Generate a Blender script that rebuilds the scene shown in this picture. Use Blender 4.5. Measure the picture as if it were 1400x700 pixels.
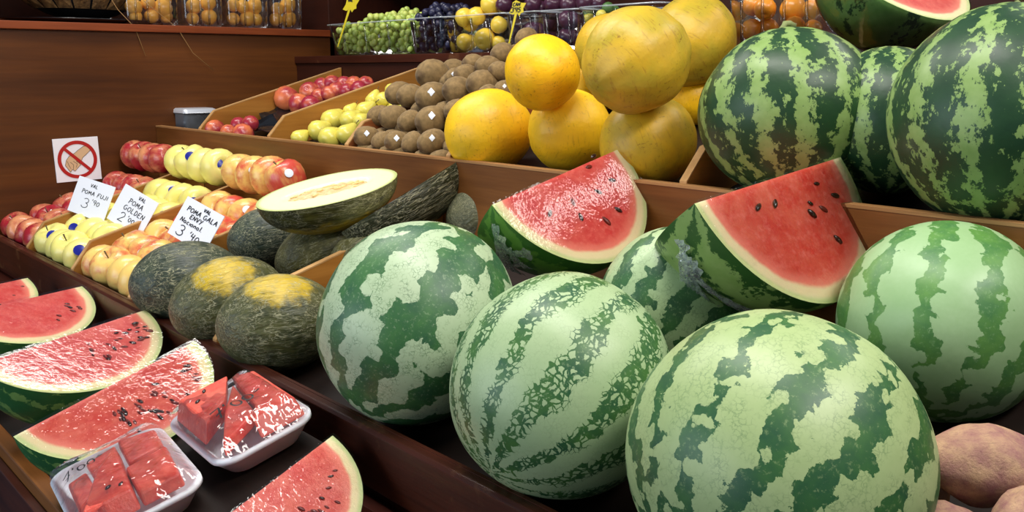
import bpy, bmesh, math, random
from mathutils import Vector, Matrix, noise as mnoise

for o in list(bpy.data.objects):
    bpy.data.objects.remove(o, do_unlink=True)
scene = bpy.context.scene
COL = scene.collection
random.seed(11)
PI = math.pi
H = 1.45                      # eye height above the market floor (m)

# ------------------------------------------------------------------ camera
FPX = 1300.0                  # focal length in pixels of the 1400 x 700 frame
PITCH = math.atan((350 - 96) / FPX)
YAW = math.radians(41.0)
HF = Vector((-math.cos(YAW), math.sin(YAW), 0))
CR = Vector((math.sin(YAW), math.cos(YAW), 0))
CF = HF * math.cos(PITCH) - Vector((0, 0, 1)) * math.sin(PITCH)
CU = HF * math.sin(PITCH) + Vector((0, 0, 1)) * math.cos(PITCH)
EYE = Vector((0, 0, H))
cam_d = bpy.data.cameras.new('camera')
cam_d.sensor_width = 36
cam_d.lens = FPX / 1400 * 36
cam_d.clip_start = 0.02
cam = bpy.data.objects.new('camera', cam_d)
COL.objects.link(cam)
cam.matrix_world = Matrix.Translation(EYE) @ Matrix((CR, CU, -CF)).transposed().to_4x4()
scene.camera = cam

# ------------------------------------------------------------------ world, lamps, exposure
scene.view_settings.view_transform = 'Standard'
scene.view_settings.look = 'None'
scene.view_settings.gamma = 1.0
scene.view_settings.exposure = 0.22
world = bpy.data.worlds.new('market_hall')
scene.world = world
world.use_nodes = True
world.node_tree.nodes['Background'].inputs[0].default_value = (0.62, 0.74, 1.0, 1)
world.node_tree.nodes['Background'].inputs[1].default_value = 0.15

def area(name, loc, target, sx, sy, power, col):
    d = bpy.data.lights.new(name, 'AREA')
    d.shape = 'RECTANGLE'
    d.size = sx
    d.size_y = sy
    d.energy = power
    d.color = col
    o = bpy.data.objects.new(name, d)
    COL.objects.link(o)
    o.location = loc
    o.rotation_euler = (Vector(target) - Vector(loc)).to_track_quat('-Z', 'Y').to_euler()
    return o

# strip lamps hung in a row over the stall front, and the daylight of the open street side
area('strip_lamp', (-2.30, 0.75, H + 1.25), (-2.2, 0.65, H - 0.4), 1.2, 0.30, 17, (1.0, 0.96, 0.90))
area('strip_lamp', (-0.8, 0.55, H + 1.25), (-0.8, 0.75, H - 0.4), 1.3, 0.30, 22, (1.0, 0.96, 0.90))
area('strip_lamp', (0.6, 0.85, H + 1.25), (-0.2, 0.80, H - 0.4), 1.3, 0.30, 24, (1.0, 0.96, 0.90))
area('strip_lamp', (-0.3, 2.30, H + 1.25), (-0.6, 1.3, H - 0.1), 1.0, 0.25, 7, (1.0, 0.96, 0.90))
area('street_daylight', (-1.9, -2.5, H + 0.25), (-1.1, 1.0, H - 0.3), 3.4, 1.6, 50, (0.78, 0.89, 1.0))

# ------------------------------------------------------------------ placing helpers
def ray(u, v):
    return CF + CR * ((u - 700) / FPX) + CU * ((350 - v) / FPX)

def on_x(x, u, v):
    r = ray(u, v)
    return EYE + r * (x / r.x)

def on_y(y, u, v):
    r = ray(u, v)
    return EYE + r * (y / r.y)

def on_t(t, u, v):
    return EYE + ray(u, v) * t

T0 = (0.58, H - 0.53, 0.295)     # tier floors: y, z at that y, slope
T1 = (0.60, H - 0.465, 0.295)
T2 = (1.053, H - 0.208, 0.287)

def tz(T, y):
    return T[1] + T[2] * (y - T[0])

def on_plane(T, h, u, v):
    r = ray(u, v)
    t = (T[1] + h - T[2] * T[0] - H) / (r.z - T[2] * r.y)
    return EYE + r * t

def fit(u, v, rpx, T=None, touch=(), t0=0.6, k=1.0, t1=4.0, slack=0.985):
    """walk away from the eye until a ball of rpx pixels first rests on the tier or on its neighbours"""
    t = t0
    r0 = ray(u, v)
    while t < t1:
        P = EYE + r0 * t
        r = rpx * t / FPX
        if T and ((P.z - tz(T, P.y)) / math.sqrt(1 + T[2] ** 2) <= r * k):
            break
        if any((P - c).length < (r + q) * slack for c, q in touch):
            break
        t += 0.004
    return P, r

# ------------------------------------------------------------------ material helpers
def srgb(r, g, b):
    f = lambda c: c / 12.92 if c <= 0.04045 else ((c + 0.055) / 1.055) ** 2.4
    return (f(r / 255), f(g / 255), f(b / 255), 1.0)

class Mat:
    def __init__(self, name):
        self.m = bpy.data.materials.new(name)
        self.m.use_nodes = True
        self.t = self.m.node_tree
        self.t.nodes.clear()
        self.out = self.t.nodes.new('ShaderNodeOutputMaterial')
        self.tc = self.t.nodes.new('ShaderNodeTexCoord')
        self.oi = self.t.nodes.new('ShaderNodeObjectInfo')
        self.obj = self.tc.outputs['Object']
        self.rnd = self.oi.outputs['Random']

    def put(self, sock, v):
        if hasattr(v, 'is_output'):
            self.t.links.new(v, sock)
        elif v is not None:
            sock.default_value = v

    def node(self, typ, **props):
        n = self.t.nodes.new(typ)
        for k, v in props.items():
            setattr(n, k, v)
        return n

    def math(self, op, a, b=None, c=None, clamp=False):
        n = self.node('ShaderNodeMath', operation=op, use_clamp=clamp)
        for s, v in zip(n.inputs, (a, b, c)):
            self.put(s, v)
        return n.outputs[0]

    def vmath(self, op, a, b=None, scale=None):
        n = self.node('ShaderNodeVectorMath', operation=op)
        self.put(n.inputs[0], a)
        if b is not None:
            self.put(n.inputs[1], b)
        if scale is not None:
            self.put(n.inputs['Scale'], scale)
        return n.outputs['Value'] if op in ('LENGTH', 'DOT_PRODUCT') else n.outputs['Vector']

    def noise(self, vec, scale, detail=2.0, rough=0.5, w=None, color=False):
        n = self.node('ShaderNodeTexNoise', noise_dimensions='4D' if w is not None else '3D')
        self.put(n.inputs['Vector'], vec)
        if w is not None:
            self.put(n.inputs['W'], w)
        n.inputs['Scale'].default_value = scale
        n.inputs['Detail'].default_value = detail
        n.inputs['Roughness'].default_value = rough
        return n.outputs['Color' if color else 'Fac']

    def vor(self, vec, scale, feature='DISTANCE_TO_EDGE', out='Distance'):
        n = self.node('ShaderNodeTexVoronoi', feature=feature)
        self.put(n.inputs['Vector'], vec)
        n.inputs['Scale'].default_value = scale
        return n.outputs[out]

    def mapr(self, v, a, b, c=0.0, d=1.0, smooth=False):
        n = self.node('ShaderNodeMapRange', interpolation_type='SMOOTHSTEP' if smooth else 'LINEAR')
        for k, x in zip(('Value', 'From Min', 'From Max', 'To Min', 'To Max'), (v, a, b, c, d)):
            self.put(n.inputs[k], x)
        return n.outputs['Result']

    def mix(self, fac, a, b, blend='MIX'):
        n = self.node('ShaderNodeMix', data_type='RGBA', blend_type=blend)
        self.put(n.inputs[0], fac)
        self.put(n.inputs[6], a)
        self.put(n.inputs[7], b)
        return n.outputs[2]

    def ramp(self, fac, stops):
        n = self.node('ShaderNodeValToRGB')
        self.put(n.inputs[0], fac)
        e = n.color_ramp.elements
        while len(e) < len(stops):
            e.new(0.5)
        for el, (p, c) in zip(e, stops):
            el.position = p
            el.color = c
        return n.outputs[0]

    def sep(self, vec):
        n = self.node('ShaderNodeSeparateXYZ')
        self.put(n.inputs[0], vec)
        return n.outputs

    def scaled(self, vec, s):
        return self.vmath('MULTIPLY', vec, s)

    def bump(self, h, strength=0.3, dist=0.01):
        n = self.node('ShaderNodeBump')
        n.inputs['Strength'].default_value = strength
        n.inputs['Distance'].default_value = dist
        self.put(n.inputs['Height'], h)
        return n.outputs[0]

    def pbr(self, col, rough=0.5, normal=None, spec=0.5, coat=0.0, coat_rough=0.1, sss=0.0, sheen=0.0, trans=0.0, sss_r=(0.01, 0.005, 0.003)):
        n = self.node('ShaderNodeBsdfPrincipled')
        I = n.inputs
        self.put(I['Base Color'], col)
        self.put(I['Roughness'], rough)
        I['Specular IOR Level'].default_value = spec
        I['Coat Weight'].default_value = coat
        I['Coat Roughness'].default_value = coat_rough
        I['Sheen Weight'].default_value = sheen
        I['Transmission Weight'].default_value = trans
        if sss:
            I['Subsurface Weight'].default_value = sss
            I['Subsurface Radius'].default_value = sss_r
            I['Subsurface Scale'].default_value = 1.0
        if normal is not None:
            self.put(I['Normal'], normal)
        self.t.links.new(n.outputs[0], self.out.inputs[0])
        return self.m

def plain(name, rgb, rough=0.5, **k):
    g = Mat(name)
    return g.pbr(srgb(*rgb), rough, **k)

def wood(name, dark, light, axis=0, rough=0.35, coat=0.25, scale=1.0, wear=0.0):
    g = Mat(name)
    s = [26 * scale] * 3
    s[axis] = 1.6 * scale
    n1 = g.noise(g.scaled(g.obj, tuple(s)), 1.0, 5, 0.6)
    n2 = g.noise(g.obj, 3.0 * scale, 3, 0.5)
    f = g.math('ADD', g.math('MULTIPLY', n1, 0.65), g.math('MULTIPLY', n2, 0.35))
    c = g.ramp(f, [(0.32, srgb(*dark)), (0.68, srgb(*light))])
    s2 = [160 * scale] * 3
    s2[axis] = 8 * scale
    fine = g.noise(g.scaled(g.obj, tuple(s2)), 1.0, 2)
    c = g.mix(g.mapr(fine, 0.35, 0.75, 0, 0.35), c, srgb(*dark))
    if wear:
        wv = g.noise(g.obj, 9, 5, 0.7)
        c = g.mix(g.mapr(wv, 0.60, 0.72, 0, wear), c, srgb(150, 105, 65))
    return g.pbr(c, g.mapr(n2, 0.3, 0.7, rough - 0.08, rough + 0.12), g.bump(fine, 0.12, 0.002), spec=0.25, coat=coat, coat_rough=0.2)

def longitude(g, axis, vec=None):
    o = g.sep(vec if vec is not None else g.obj)
    i, j = [(1, 2), (2, 0), (0, 1)][axis]
    return g.math('MULTIPLY', g.math('ARCTAN2', o[j], o[i]), 1 / (2 * PI))

def pale_melon(name, N, cell, width, light, light2, dark, dark2, axis=2, keep=0.06, crack_in=0.06, crack_out=-0.02, fine=22, amp=0.5, jagged=0.07, hairs=0.5, disc=None, seed=0.0):
    """pale watermelon rind: whole blisters (cells) are light or dark as they lie between or on the stripes"""
    g = Mat(name)
    v = g.vmath('ADD', g.obj, (seed, seed * 0.7, -seed))
    warp = g.vmath('SCALE', g.vmath('SUBTRACT', g.noise(v, 4.2, 2, 0.5, color=True), (0.5, 0.5, 0.5)), scale=0.22)
    jag = g.vmath('SCALE', g.vmath('SUBTRACT', g.noise(v, 19, 4, 0.7, color=True), (0.5, 0.5, 0.5)), scale=jagged)
    off = g.vmath('ADD', warp, jag)
    vs = [cell] * 3
    vs[axis] = cell * 0.8
    inv = tuple(1 / q for q in vs)
    p = g.scaled(g.vmath('ADD', g.obj, off), tuple(vs))
    e = g.vor(p, 1.0)
    cen = g.scaled(g.vor(p, 1.0, 'F1', 'Position'), inv)
    rnd = g.sep(g.vor(p, 1.0, 'F1', 'Color'))[0]
    def stripe(q):
        lon = g.math('MULTIPLY', longitude(g, axis, q), N)
        qq = g.vmath('ADD', q, (seed, seed * 0.7, -seed))
        lon = g.math('ADD', lon, g.math('MULTIPLY', g.math('SUBTRACT', g.noise(qq, 1.9, 2), 0.5), amp * 2.0))
        lon = g.math('ADD', lon, g.math('MULTIPLY', g.math('SUBTRACT', g.noise(qq, 6, 2, 0.6), 0.5), amp * 0.7))
        d = g.math('MULTIPLY', g.math('ABSOLUTE', g.math('SUBTRACT', g.math('FRACT', lon), 0.5)), 2.0)
        w = g.mapr(g.noise(qq, 2.4, 2), 0.32, 0.68, width * 0.45, width * 1.55)
        return g.math('DIVIDE', d, w)
    dc = stripe(cen)
    dp = stripe(g.vmath('ADD', g.obj, jag))
    lightcell = g.math('MAXIMUM', g.math('GREATER_THAN', dc, 1.0), g.math('LESS_THAN', rnd, keep))
    crack = g.mapr(dp, 0.7, 1.7, crack_in, crack_out)
    if disc:
        f1 = g.vor(p, 1.0, 'F1', 'Distance')
        rad = g.mapr(dp, 0.8, 1.9, disc, 1.05)
        a = g.math('MULTIPLY', lightcell, g.mapr(g.math('SUBTRACT', rad, f1), -0.02, 0.04, 0, 1, True))
    else:
        a = g.math('MULTIPLY', lightcell, g.mapr(g.math('SUBTRACT', e, crack), -0.012, 0.022, 0, 1, True))
    e2 = g.vor(g.vmath('ADD', v, g.vmath('SCALE', jag, scale=0.9)), fine)
    hair = g.math('MULTIPLY', g.mapr(e2, 0.0, 0.10, hairs, 0.0), g.mapr(g.noise(v, 9, 3, 0.6), 0.42, 0.60))
    lc = g.mix(g.noise(v, 2.0, 3), srgb(*light), srgb(*light2))
    lc = g.mix(g.mapr(g.noise(v, 24, 3), 0.3, 0.7, 0, 0.25), lc, srgb(*light2))
    dcol = g.mix(g.mapr(g.noise(v, 4, 4, 0.6), 0.35, 0.65), srgb(*dark), srgb(*dark2))
    lc = g.mix(hair, lc, dcol)
    speck = g.math('MULTIPLY', g.mapr(g.noise(v, 30, 4, 0.7), 0.56, 0.66), 0.35)
    c = g.mix(a, g.mix(speck, dcol, lc), lc)
    h = g.math('ADD', g.math('MULTIPLY', a, 0.4), g.noise(v, 3.0, 3))
    return g.pbr(c, 0.42, g.bump(h, 0.2, 0.004), spec=0.45, coat=0.08, coat_rough=0.3)

def dark_melon(name, N, light, dark, dark2, axis=2, amount=0.5, grain=15, amp=0.35, seed=0.0):
    g = Mat(name)
    v = g.vmath('ADD', g.obj, (seed, -seed, seed * 0.4))
    lon = g.math('MULTIPLY', longitude(g, axis), N)
    lon = g.math('ADD', lon, g.math('MULTIPLY', g.math('SUBTRACT', g.noise(v, 2.2, 3), 0.5), amp))
    d = g.math('MULTIPLY', g.math('ABSOLUTE', g.math('SUBTRACT', g.math('FRACT', lon), 0.5)), 2.0)
    s = g.mapr(d, 0.0, 0.75, 1.0, 0.0)
    vs = [grain] * 3
    vs[axis] = grain * 0.7
    n = g.noise(g.scaled(v, tuple(vs)), 1.0, 5, 0.68)
    big = g.noise(v, 3.0, 2)
    f = g.math('ADD', g.math('MULTIPLY', s, 0.9), g.math('ADD', g.math('MULTIPLY', n, 4.2), g.math('MULTIPLY', big, 0.6)))
    a = g.mapr(f, 3.50 - amount, 3.72 - amount, 0, 1, True)
    dc = g.mix(g.noise(v, 5, 3), srgb(*dark), srgb(*dark2))
    lc = g.mix(g.noise(v, 9, 3), srgb(*light), srgb(light[0] * 0.72, light[1] * 0.82, light[2] * 0.6))
    c = g.mix(a, dc, lc)
    return g.pbr(c, 0.40, g.bump(g.noise(v, 6, 3), 0.15, 0.004), spec=0.4, coat=0.04, coat_rough=0.3)

def toad_melon(name, c1, c2, patch=None, patch_col=(205, 172, 40), lines=0.5, seed=0.0):
    """long green melon with pale lengthwise cracks; patch = the yellow ground spot on local +X"""
    g = Mat(name)
    v = g.vmath('ADD', g.obj, (seed, 0, seed))
    vw = g.vmath('ADD', v, g.vmath('SCALE', g.vmath('SUBTRACT', g.noise(v, 4, 2, color=True), (0.5, 0.5, 0.5)), scale=0.10))
    l1 = g.noise(g.scaled(vw, (10, 10, 1.1)), 1.0, 3, 0.5)
    l2 = g.noise(g.scaled(vw, (20, 20, 2.4)), 1.0, 3, 0.55)
    k1 = g.mapr(g.math('ABSOLUTE', g.math('SUBTRACT', l1, 0.5)), 0.0, 0.028, 1, 0)
    k2 = g.mapr(g.math('ABSOLUTE', g.math('SUBTRACT', l2, 0.5)), 0.0, 0.026, 0.8, 0)
    k = g.math('MAXIMUM', k1, k2)
    k = g.math('MULTIPLY', k, g.mapr(g.noise(v, 3.5, 2), 0.36, 0.52))
    c = g.mix(g.mapr(g.noise(v, 3, 4, 0.6), 0.35, 0.65), srgb(*c1), srgb(*c2))
    c = g.mix(g.mapr(l1, 0.3, 0.7, 0, 0.18), c, srgb(c1[0] * 0.6, c1[1] * 0.6, c1[2] * 0.6))
    if patch is not None:
        x = g.sep(g.obj)[0]
        p = g.math('ADD', x, g.math('MULTIPLY', g.math('SUBTRACT', g.noise(v, 5, 4, 0.6), 0.5), 0.45))
        p = g.mapr(p, patch, patch + 0.22, 0, 1, True)
        c = g.mix(p, c, g.mix(g.noise(g.scaled(v, (14, 14, 3)), 1.0, 3), srgb(*patch_col), srgb(178, 150, 30)))
    c = g.mix(g.math('MULTIPLY', k, lines), c, srgb(182, 180, 142))
    return g.pbr(c, 0.42, g.bump(g.math('ADD', g.math('MULTIPLY', l1, 2.0), g.math('MULTIPLY', k, 0.4)), 0.6, 0.003), spec=0.45)

def yellow_melon(name, c1, c2, spots=0.6, green=0.0, seed=0.0):
    g = Mat(name)
    v = g.vmath('ADD', g.obj, (seed, seed, -seed))
    c = g.mix(g.mapr(g.noise(v, 2.2, 3), 0.35, 0.65), srgb(*c1), srgb(*c2))
    if green:
        c = g.mix(g.mapr(g.noise(v, 1.3, 3), 0.45, 0.65, 0, green), c, srgb(150, 145, 40))
    sc = g.noise(g.scaled(v, (16, 16, 9)), 1.0, 4, 0.7)
    sp = g.math('MULTIPLY', g.mapr(sc, 0.58, 0.66), g.mapr(g.noise(v, 2.6, 2), 0.50, 0.62))
    c = g.mix(g.math('MULTIPLY', sp, spots), c, srgb(120, 75, 22))
    ln = g.noise(g.scaled(v, (4, 4, 26)), 1.0, 3, 0.6)
    c = g.mix(g.mapr(ln, 0.58, 0.68, 0, 0.5 * spots), c, srgb(140, 92, 30))
    return g.pbr(c, 0.42, g.bump(g.noise(v, 9, 3), 0.2, 0.003), spec=0.4)

def apple_skin(name, base, blush, cover, streak=1.0, green=None):
    g = Mat(name)
    w = g.math('MULTIPLY', g.rnd, 40.0)
    n = g.noise(g.obj, 0.9, 2, w=w)
    st = g.noise(g.scaled(g.obj, (7, 7, 0.8)), 1.0, 4, 0.6, w=w)
    f = g.math('ADD', g.math('MULTIPLY', n, 1.5), g.math('MULTIPLY', st, 0.55 * streak))
    f = g.math('ADD', f, g.mapr(g.rnd, 0, 1, -0.18, 0.18))
    base_c = srgb(*base)
    if green:
        base_c = g.mix(g.mapr(g.noise(g.obj, 1.4, 2, w=w), 0.35, 0.7), srgb(*base), srgb(*green))
    c = g.mix(g.mapr(f, 1.15 - cover, 1.65 - cover, 0, 1, True), base_c, srgb(*blush))
    c = g.mix(g.mapr(g.vor(g.obj, 13, 'F1'), 0.05, 0.11, 0.5, 0), c, srgb(235, 205, 150))
    z = g.sep(g.obj)[2]
    rr = g.math('LENGTH' if False else 'ABSOLUTE', z)
    return g.pbr(c, 0.3, spec=0.5, coat=0.15, coat_rough=0.2, sss=0.06)

def flesh(name, red, red2, axis_none=True, seed=0.0):
    """watermelon flesh: red heart, pink edge, white rind and a green line, by distance from the melon's centre"""
    g = Mat(name)
    v = g.vmath('ADD', g.obj, (seed, seed, seed))
    L = g.vmath('LENGTH', g.obj)
    L = g.math('ADD', L, g.math('MULTIPLY', g.math('SUBTRACT', g.noise(v, 5, 3), 0.5), 0.05))
    n = g.noise(v, 4, 5, 0.65)
    rc = g.mix(g.mapr(n, 0.35, 0.65), srgb(*red), srgb(*red2))
    rc = g.mix(g.mapr(g.noise(v, 14, 5, 0.7), 0.48, 0.72, 0, 0.55), rc, srgb(232, 138, 122))
    c = g.mix(g.mapr(L, 0.74, 0.87, 0, 1, True), rc, srgb(228, 128, 108))
    c = g.mix(g.mapr(L, 0.85, 0.895, 0, 1, True), c, srgb(232, 218, 170))
    c = g.mix(g.mapr(L, 0.93, 0.985, 0, 1, True), c, srgb(196, 208, 142))
    h = g.math('ADD', g.noise(v, 16, 5, 0.7), g.math('MULTIPLY', g.noise(v, 60, 2), 0.3))
    return g.pbr(c, 0.34, g.bump(h, 0.5, 0.0016), spec=0.5, sss=0.10, sss_r=(0.02, 0.006, 0.004))

def clear_film(name, tint=(0.97, 0.98, 1.0), wrinkle=8.0, strength=0.9, gloss=0.10, haze=0.0, rough=0.07, dist=0.02):
    g = Mat(name)
    tr = g.node('ShaderNodeBsdfTransparent')
    tr.inputs[0].default_value = (*tint, 1)
    gl = g.node('ShaderNodeBsdfGlossy')
    gl.inputs['Roughness'].default_value = rough
    h = g.noise(g.obj, wrinkle, 2, 0.5)
    ridge = g.math('ABSOLUTE', g.math('SUBTRACT', g.noise(g.obj, wrinkle * 0.55, 3, 0.6), 0.5))
    hh = g.math('SUBTRACT', h, g.math('MULTIPLY', ridge, 1.4))
    nb = g.bump(hh, strength, dist)
    g.put(gl.inputs['Normal'], nb)
    fr = g.node('ShaderNodeFresnel')
    fr.inputs[0].default_value = 1.45
    g.put(fr.inputs['Normal'], nb)
    fac = g.math('ADD', fr.outputs[0], gloss, clamp=True)
    mx = g.node('ShaderNodeMixShader')
    g.put(mx.inputs[0], fac)
    g.t.links.new(tr.outputs[0], mx.inputs[1])
    g.t.links.new(gl.outputs[0], mx.inputs[2])
    last = mx.outputs[0]
    if haze:
        df = g.node('ShaderNodeBsdfDiffuse')
        df.inputs[0].default_value = (0.8, 0.86, 0.92, 1)
        m2 = g.node('ShaderNodeMixShader')
        g.put(m2.inputs[0], g.mapr(hh, -0.1, 0.55, 0.0, haze))
        g.t.links.new(last, m2.inputs[1])
        g.t.links.new(df.outputs[0], m2.inputs[2])
        last = m2.outputs[0]
    g.t.links.new(last, g.out.inputs[0])
    return g.m

M = {}
M['panel'] = wood('varnished_panel_wood', (64, 31, 8), (112, 62, 18), axis=1, rough=0.5, coat=0.04, scale=0.6)
M['panel_dark'] = wood('dark_panel_wood', (40, 15, 8), (66, 28, 14), axis=0, rough=0.5, coat=0.04, scale=0.6)
M['shelf'] = wood('red_brown_shelf_wood', (98, 40, 16), (148, 72, 32), axis=1, rough=0.45, coat=0.08)
M['rim'] = wood('dark_mahogany_rim_wood', (40, 15, 8), (80, 34, 17), axis=0, rough=0.4, coat=0.12, wear=0.3)
M['riser'] = wood('dark_mahogany_riser_wood', (42, 13, 7), (72, 26, 14), axis=0, rough=0.4, coat=0.10)
M['tier_board'] = wood('tan_board_wood', (94, 54, 20), (146, 92, 42), axis=0, rough=0.45, coat=0.08)
M['divider'] = wood('tan_divider_wood', (140, 88, 32), (196, 136, 62), axis=1, rough=0.45, coat=0.08)
M['divider_red'] = wood('red_brown_divider_wood', (108, 56, 26), (166, 98, 54), axis=1, rough=0.45, coat=0.08)
M['ply'] = wood('pale_plywood_edge', (164, 120, 70), (212, 170, 114), axis=1, rough=0.5, coat=0.0, scale=1.5)
M['ply_x'] = wood('worn_board_edge', (120, 78, 40), (190, 142, 90), axis=0, rough=0.5, coat=0.0, scale=1.5)
M['tray_floor'] = wood('dark_tray_floor_wood', (16, 8, 5), (32, 17, 10), axis=0, rough=0.6, coat=0.0)
M['floor'] = plain('dark_floor_tile', (40, 42, 48), 0.5)
M['white_paint'] = plain('white_paint', (226, 230, 236), 0.4)
M['dark_wall'] = plain('dark_far_wall', (26, 24, 26), 0.7)

M['wm_blotch'] = pale_melon('blotched_watermelon_rind', 9, 7.0, 0.44, (186, 202, 166), (162, 186, 146), (46, 90, 58), (62, 110, 58), keep=0.05, crack_in=0.13, crack_out=0.0, fine=28, amp=0.34, jagged=0.06, hairs=0.8, disc=0.58, seed=1.3)
M['wm_lace'] = pale_melon('laced_watermelon_rind', 13, 19.0, 0.42, (176, 194, 148), (150, 178, 130), (44, 88, 56), (68, 112, 52), keep=0.72, crack_in=0.15, crack_out=-0.03, fine=28, amp=0.26, jagged=0.045, hairs=0.2, seed=4.1)
M['wm_jagged'] = pale_melon('jagged_striped_watermelon_rind', 15, 11.0, 0.36, (178, 194, 140), (148, 172, 110), (40, 84, 52), (60, 106, 52), keep=0.20, crack_in=0.10, crack_out=-0.03, fine=26, amp=0.38, jagged=0.075, hairs=0.45, disc=0.60, seed=7.7)
M['wm_soft'] = pale_melon('soft_striped_watermelon_rind', 12, 8.5, 0.42, (164, 192, 146), (134, 172, 114), (66, 116, 62), (90, 138, 64), keep=0.12, crack_in=0.06, crack_out=-0.02, fine=24, amp=0.42, hairs=0.0, disc=0.62, seed=12.2)
M['wm_back'] = pale_melon('rear_watermelon_rind', 12, 9.0, 0.42, (182, 202, 158), (152, 180, 128), (42, 84, 54), (60, 106, 58), keep=0.05, crack_in=0.05, fine=20, amp=0.36, disc=0.6, seed=15.2)  # rind of the melon behind, in its own pale and dark greens
M['dm_a'] = dark_melon('dark_watermelon_rind', 14, (148, 172, 106), (22, 50, 32), (40, 76, 38), amount=0.80, grain=9, amp=0.5, seed=2.0)
M['dm_b'] = dark_melon('dark_broad_watermelon_rind', 13, (146, 170, 106), (22, 50, 34), (42, 78, 42), amount=0.72, grain=11, amp=0.45, seed=5.0)
M['dm_cut'] = dark_melon('dark_cut_watermelon_rind', 8, (164, 184, 116), (38, 74, 34), (62, 104, 44), axis=0, amount=1.0, grain=6, amp=0.6, seed=3.0)
M['dm_cut2'] = dark_melon('green_cut_watermelon_rind', 8, (120, 166, 74), (48, 96, 38), (76, 130, 48), axis=0, amount=0.80, grain=5, amp=0.6, seed=6.0)
M['dm_wedge'] = dark_melon('dark_wedge_watermelon_rind', 11, (128, 164, 92), (34, 82, 42), (54, 110, 52), axis=0, amount=0.55, grain=8, seed=8.0)
M['dm_half'] = dark_melon('striped_half_watermelon_rind', 8, (140, 178, 108), (34, 66, 40), (46, 82, 46), axis=2, amount=1.25, grain=5, amp=0.4, seed=9.0)
M['flesh'] = flesh('watermelon_flesh', (198, 52, 50), (212, 92, 80))
M['flesh_orange'] = flesh('watermelon_flesh_ripe', (198, 56, 44), (212, 98, 76), seed=4.0)
M['seed'] = plain('watermelon_seed', (36, 16, 12), 0.25, coat=0.4)
M['seed_pale'] = plain('watermelon_seed_buried', (104, 34, 26), 0.35)
M['film'] = clear_film('cling_film', wrinkle=10, strength=0.4, gloss=0.02, dist=0.0016)
M['film_wedge'] = clear_film('tight_cling_film', wrinkle=16, strength=0.75, gloss=0.02, rough=0.04, dist=0.0010)
M['film_pack'] = clear_film('pack_cling_film', wrinkle=40, strength=0.6, gloss=0.025, rough=0.05, dist=0.006, haze=0.02)
M['film_knot'] = clear_film('gathered_cling_film', wrinkle=16, strength=1.0, gloss=0.10, haze=0.32, rough=0.14, dist=0.004)
M['plastic'] = clear_film('clear_punnet_plastic', tint=(0.97, 0.98, 1.0), wrinkle=5, strength=0.4, gloss=0.07, rough=0.10)
M['plastic_rim'] = clear_film('punnet_rim_plastic', tint=(0.92, 0.94, 0.97), wrinkle=5, strength=0.2, gloss=0.12, rough=0.1, haze=0.35)
M['foil'] = Mat('crumpled_foil').pbr(srgb(222, 226, 234), 0.3, spec=0.8)
M['foil'].node_tree.nodes['Principled BSDF'].inputs['Metallic'].default_value = 0.45
M['foam'] = plain('white_foam', (232, 234, 240), 0.45, sss=0.1)
M['ink'] = plain('black_ink', (22, 22, 26), 0.5)
M['card'] = plain('white_card', (236, 238, 244), 0.6)
M['sign_red'] = plain('sign_red', (176, 24, 24), 0.4)
M['skin_tone'] = plain('printed_hand_tone', (214, 180, 138), 0.5)
M['tag_yellow'] = plain('yellow_tag_plastic', (236, 214, 40), 0.4)
M['black_plastic'] = plain('black_plastic', (16, 17, 20), 0.25, coat=0.3)
M['blue_plastic'] = plain('blue_plastic', (34, 56, 96), 0.45)
M['sticker_blue'] = plain('blue_sticker', (26, 36, 140), 0.3)
M['sticker_white'] = plain('white_sticker', (224, 230, 238), 0.35)
M['stalk'] = plain('brown_stalk', (96, 78, 44), 0.7)
M['stalk_green'] = plain('green_stalk', (122, 132, 78), 0.7)

M['sapo_green'] = toad_melon('dark_green_melon_rind', (42, 54, 44), (62, 72, 54), lines=0.85, seed=0.4)
M['sapo_spot'] = toad_melon('ground_spot_melon_rind', (56, 62, 38), (84, 86, 48), patch=0.76, patch_col=(214, 182, 40), lines=0.75, seed=2.4)
M['sapo_olive'] = toad_melon('olive_melon_rind', (64, 64, 34), (98, 94, 46), patch=0.82, patch_col=(160, 140, 40), lines=0.65, seed=5.1)
M['sapo_grey'] = toad_melon('grey_green_melon_rind', (84, 88, 66), (118, 118, 86), lines=0.7, seed=7.3)
M['sapo_net'] = toad_melon('netted_melon_rind', (30, 36, 20), (52, 56, 32), lines=0.85, seed=9.3)
M['sapo_cut'] = toad_melon('cut_melon_rind', (40, 44, 22), (84, 84, 34), patch=0.5, patch_col=(168, 140, 36), lines=0.6, seed=11.3)
M['yel_a'] = yellow_melon('bright_yellow_melon_rind', (252, 198, 20), (240, 180, 20), 0.7, 0.0, 0.5)
M['yel_b'] = yellow_melon('plain_yellow_melon_rind', (248, 198, 28), (236, 186, 36), 0.5, 0.0, 3.5)
M['yel_c'] = yellow_melon('greenish_yellow_melon_rind', (214, 172, 40), (198, 160, 48), 0.8, 0.55, 6.5)
M['yel_d'] = yellow_melon('olive_yellow_melon_rind', (220, 176, 34), (196, 158, 40), 0.6, 0.4, 9.5)
M['apple_red'] = apple_skin('red_apple_skin', (220, 146, 100), (168, 34, 48), 0.42)
M['apple_gold'] = apple_skin('golden_apple_skin', (244, 230, 138), (232, 208, 108), -0.05, 0.3, green=(232, 224, 120))
M['apple_envy'] = apple_skin('blushed_apple_skin', (238, 202, 112), (202, 72, 58), 0.34)
M['nectarine'] = apple_skin('nectarine_skin', (222, 120, 74), (160, 40, 58), 0.55, 0.6)
M['pear'] = apple_skin('yellow_pear_skin', (226, 212, 92), (202, 190, 82), 0.0, 0.3)
M['loquat'] = apple_skin('loquat_skin', (248, 186, 84), (222, 138, 56), 0.0, 0.3)
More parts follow.
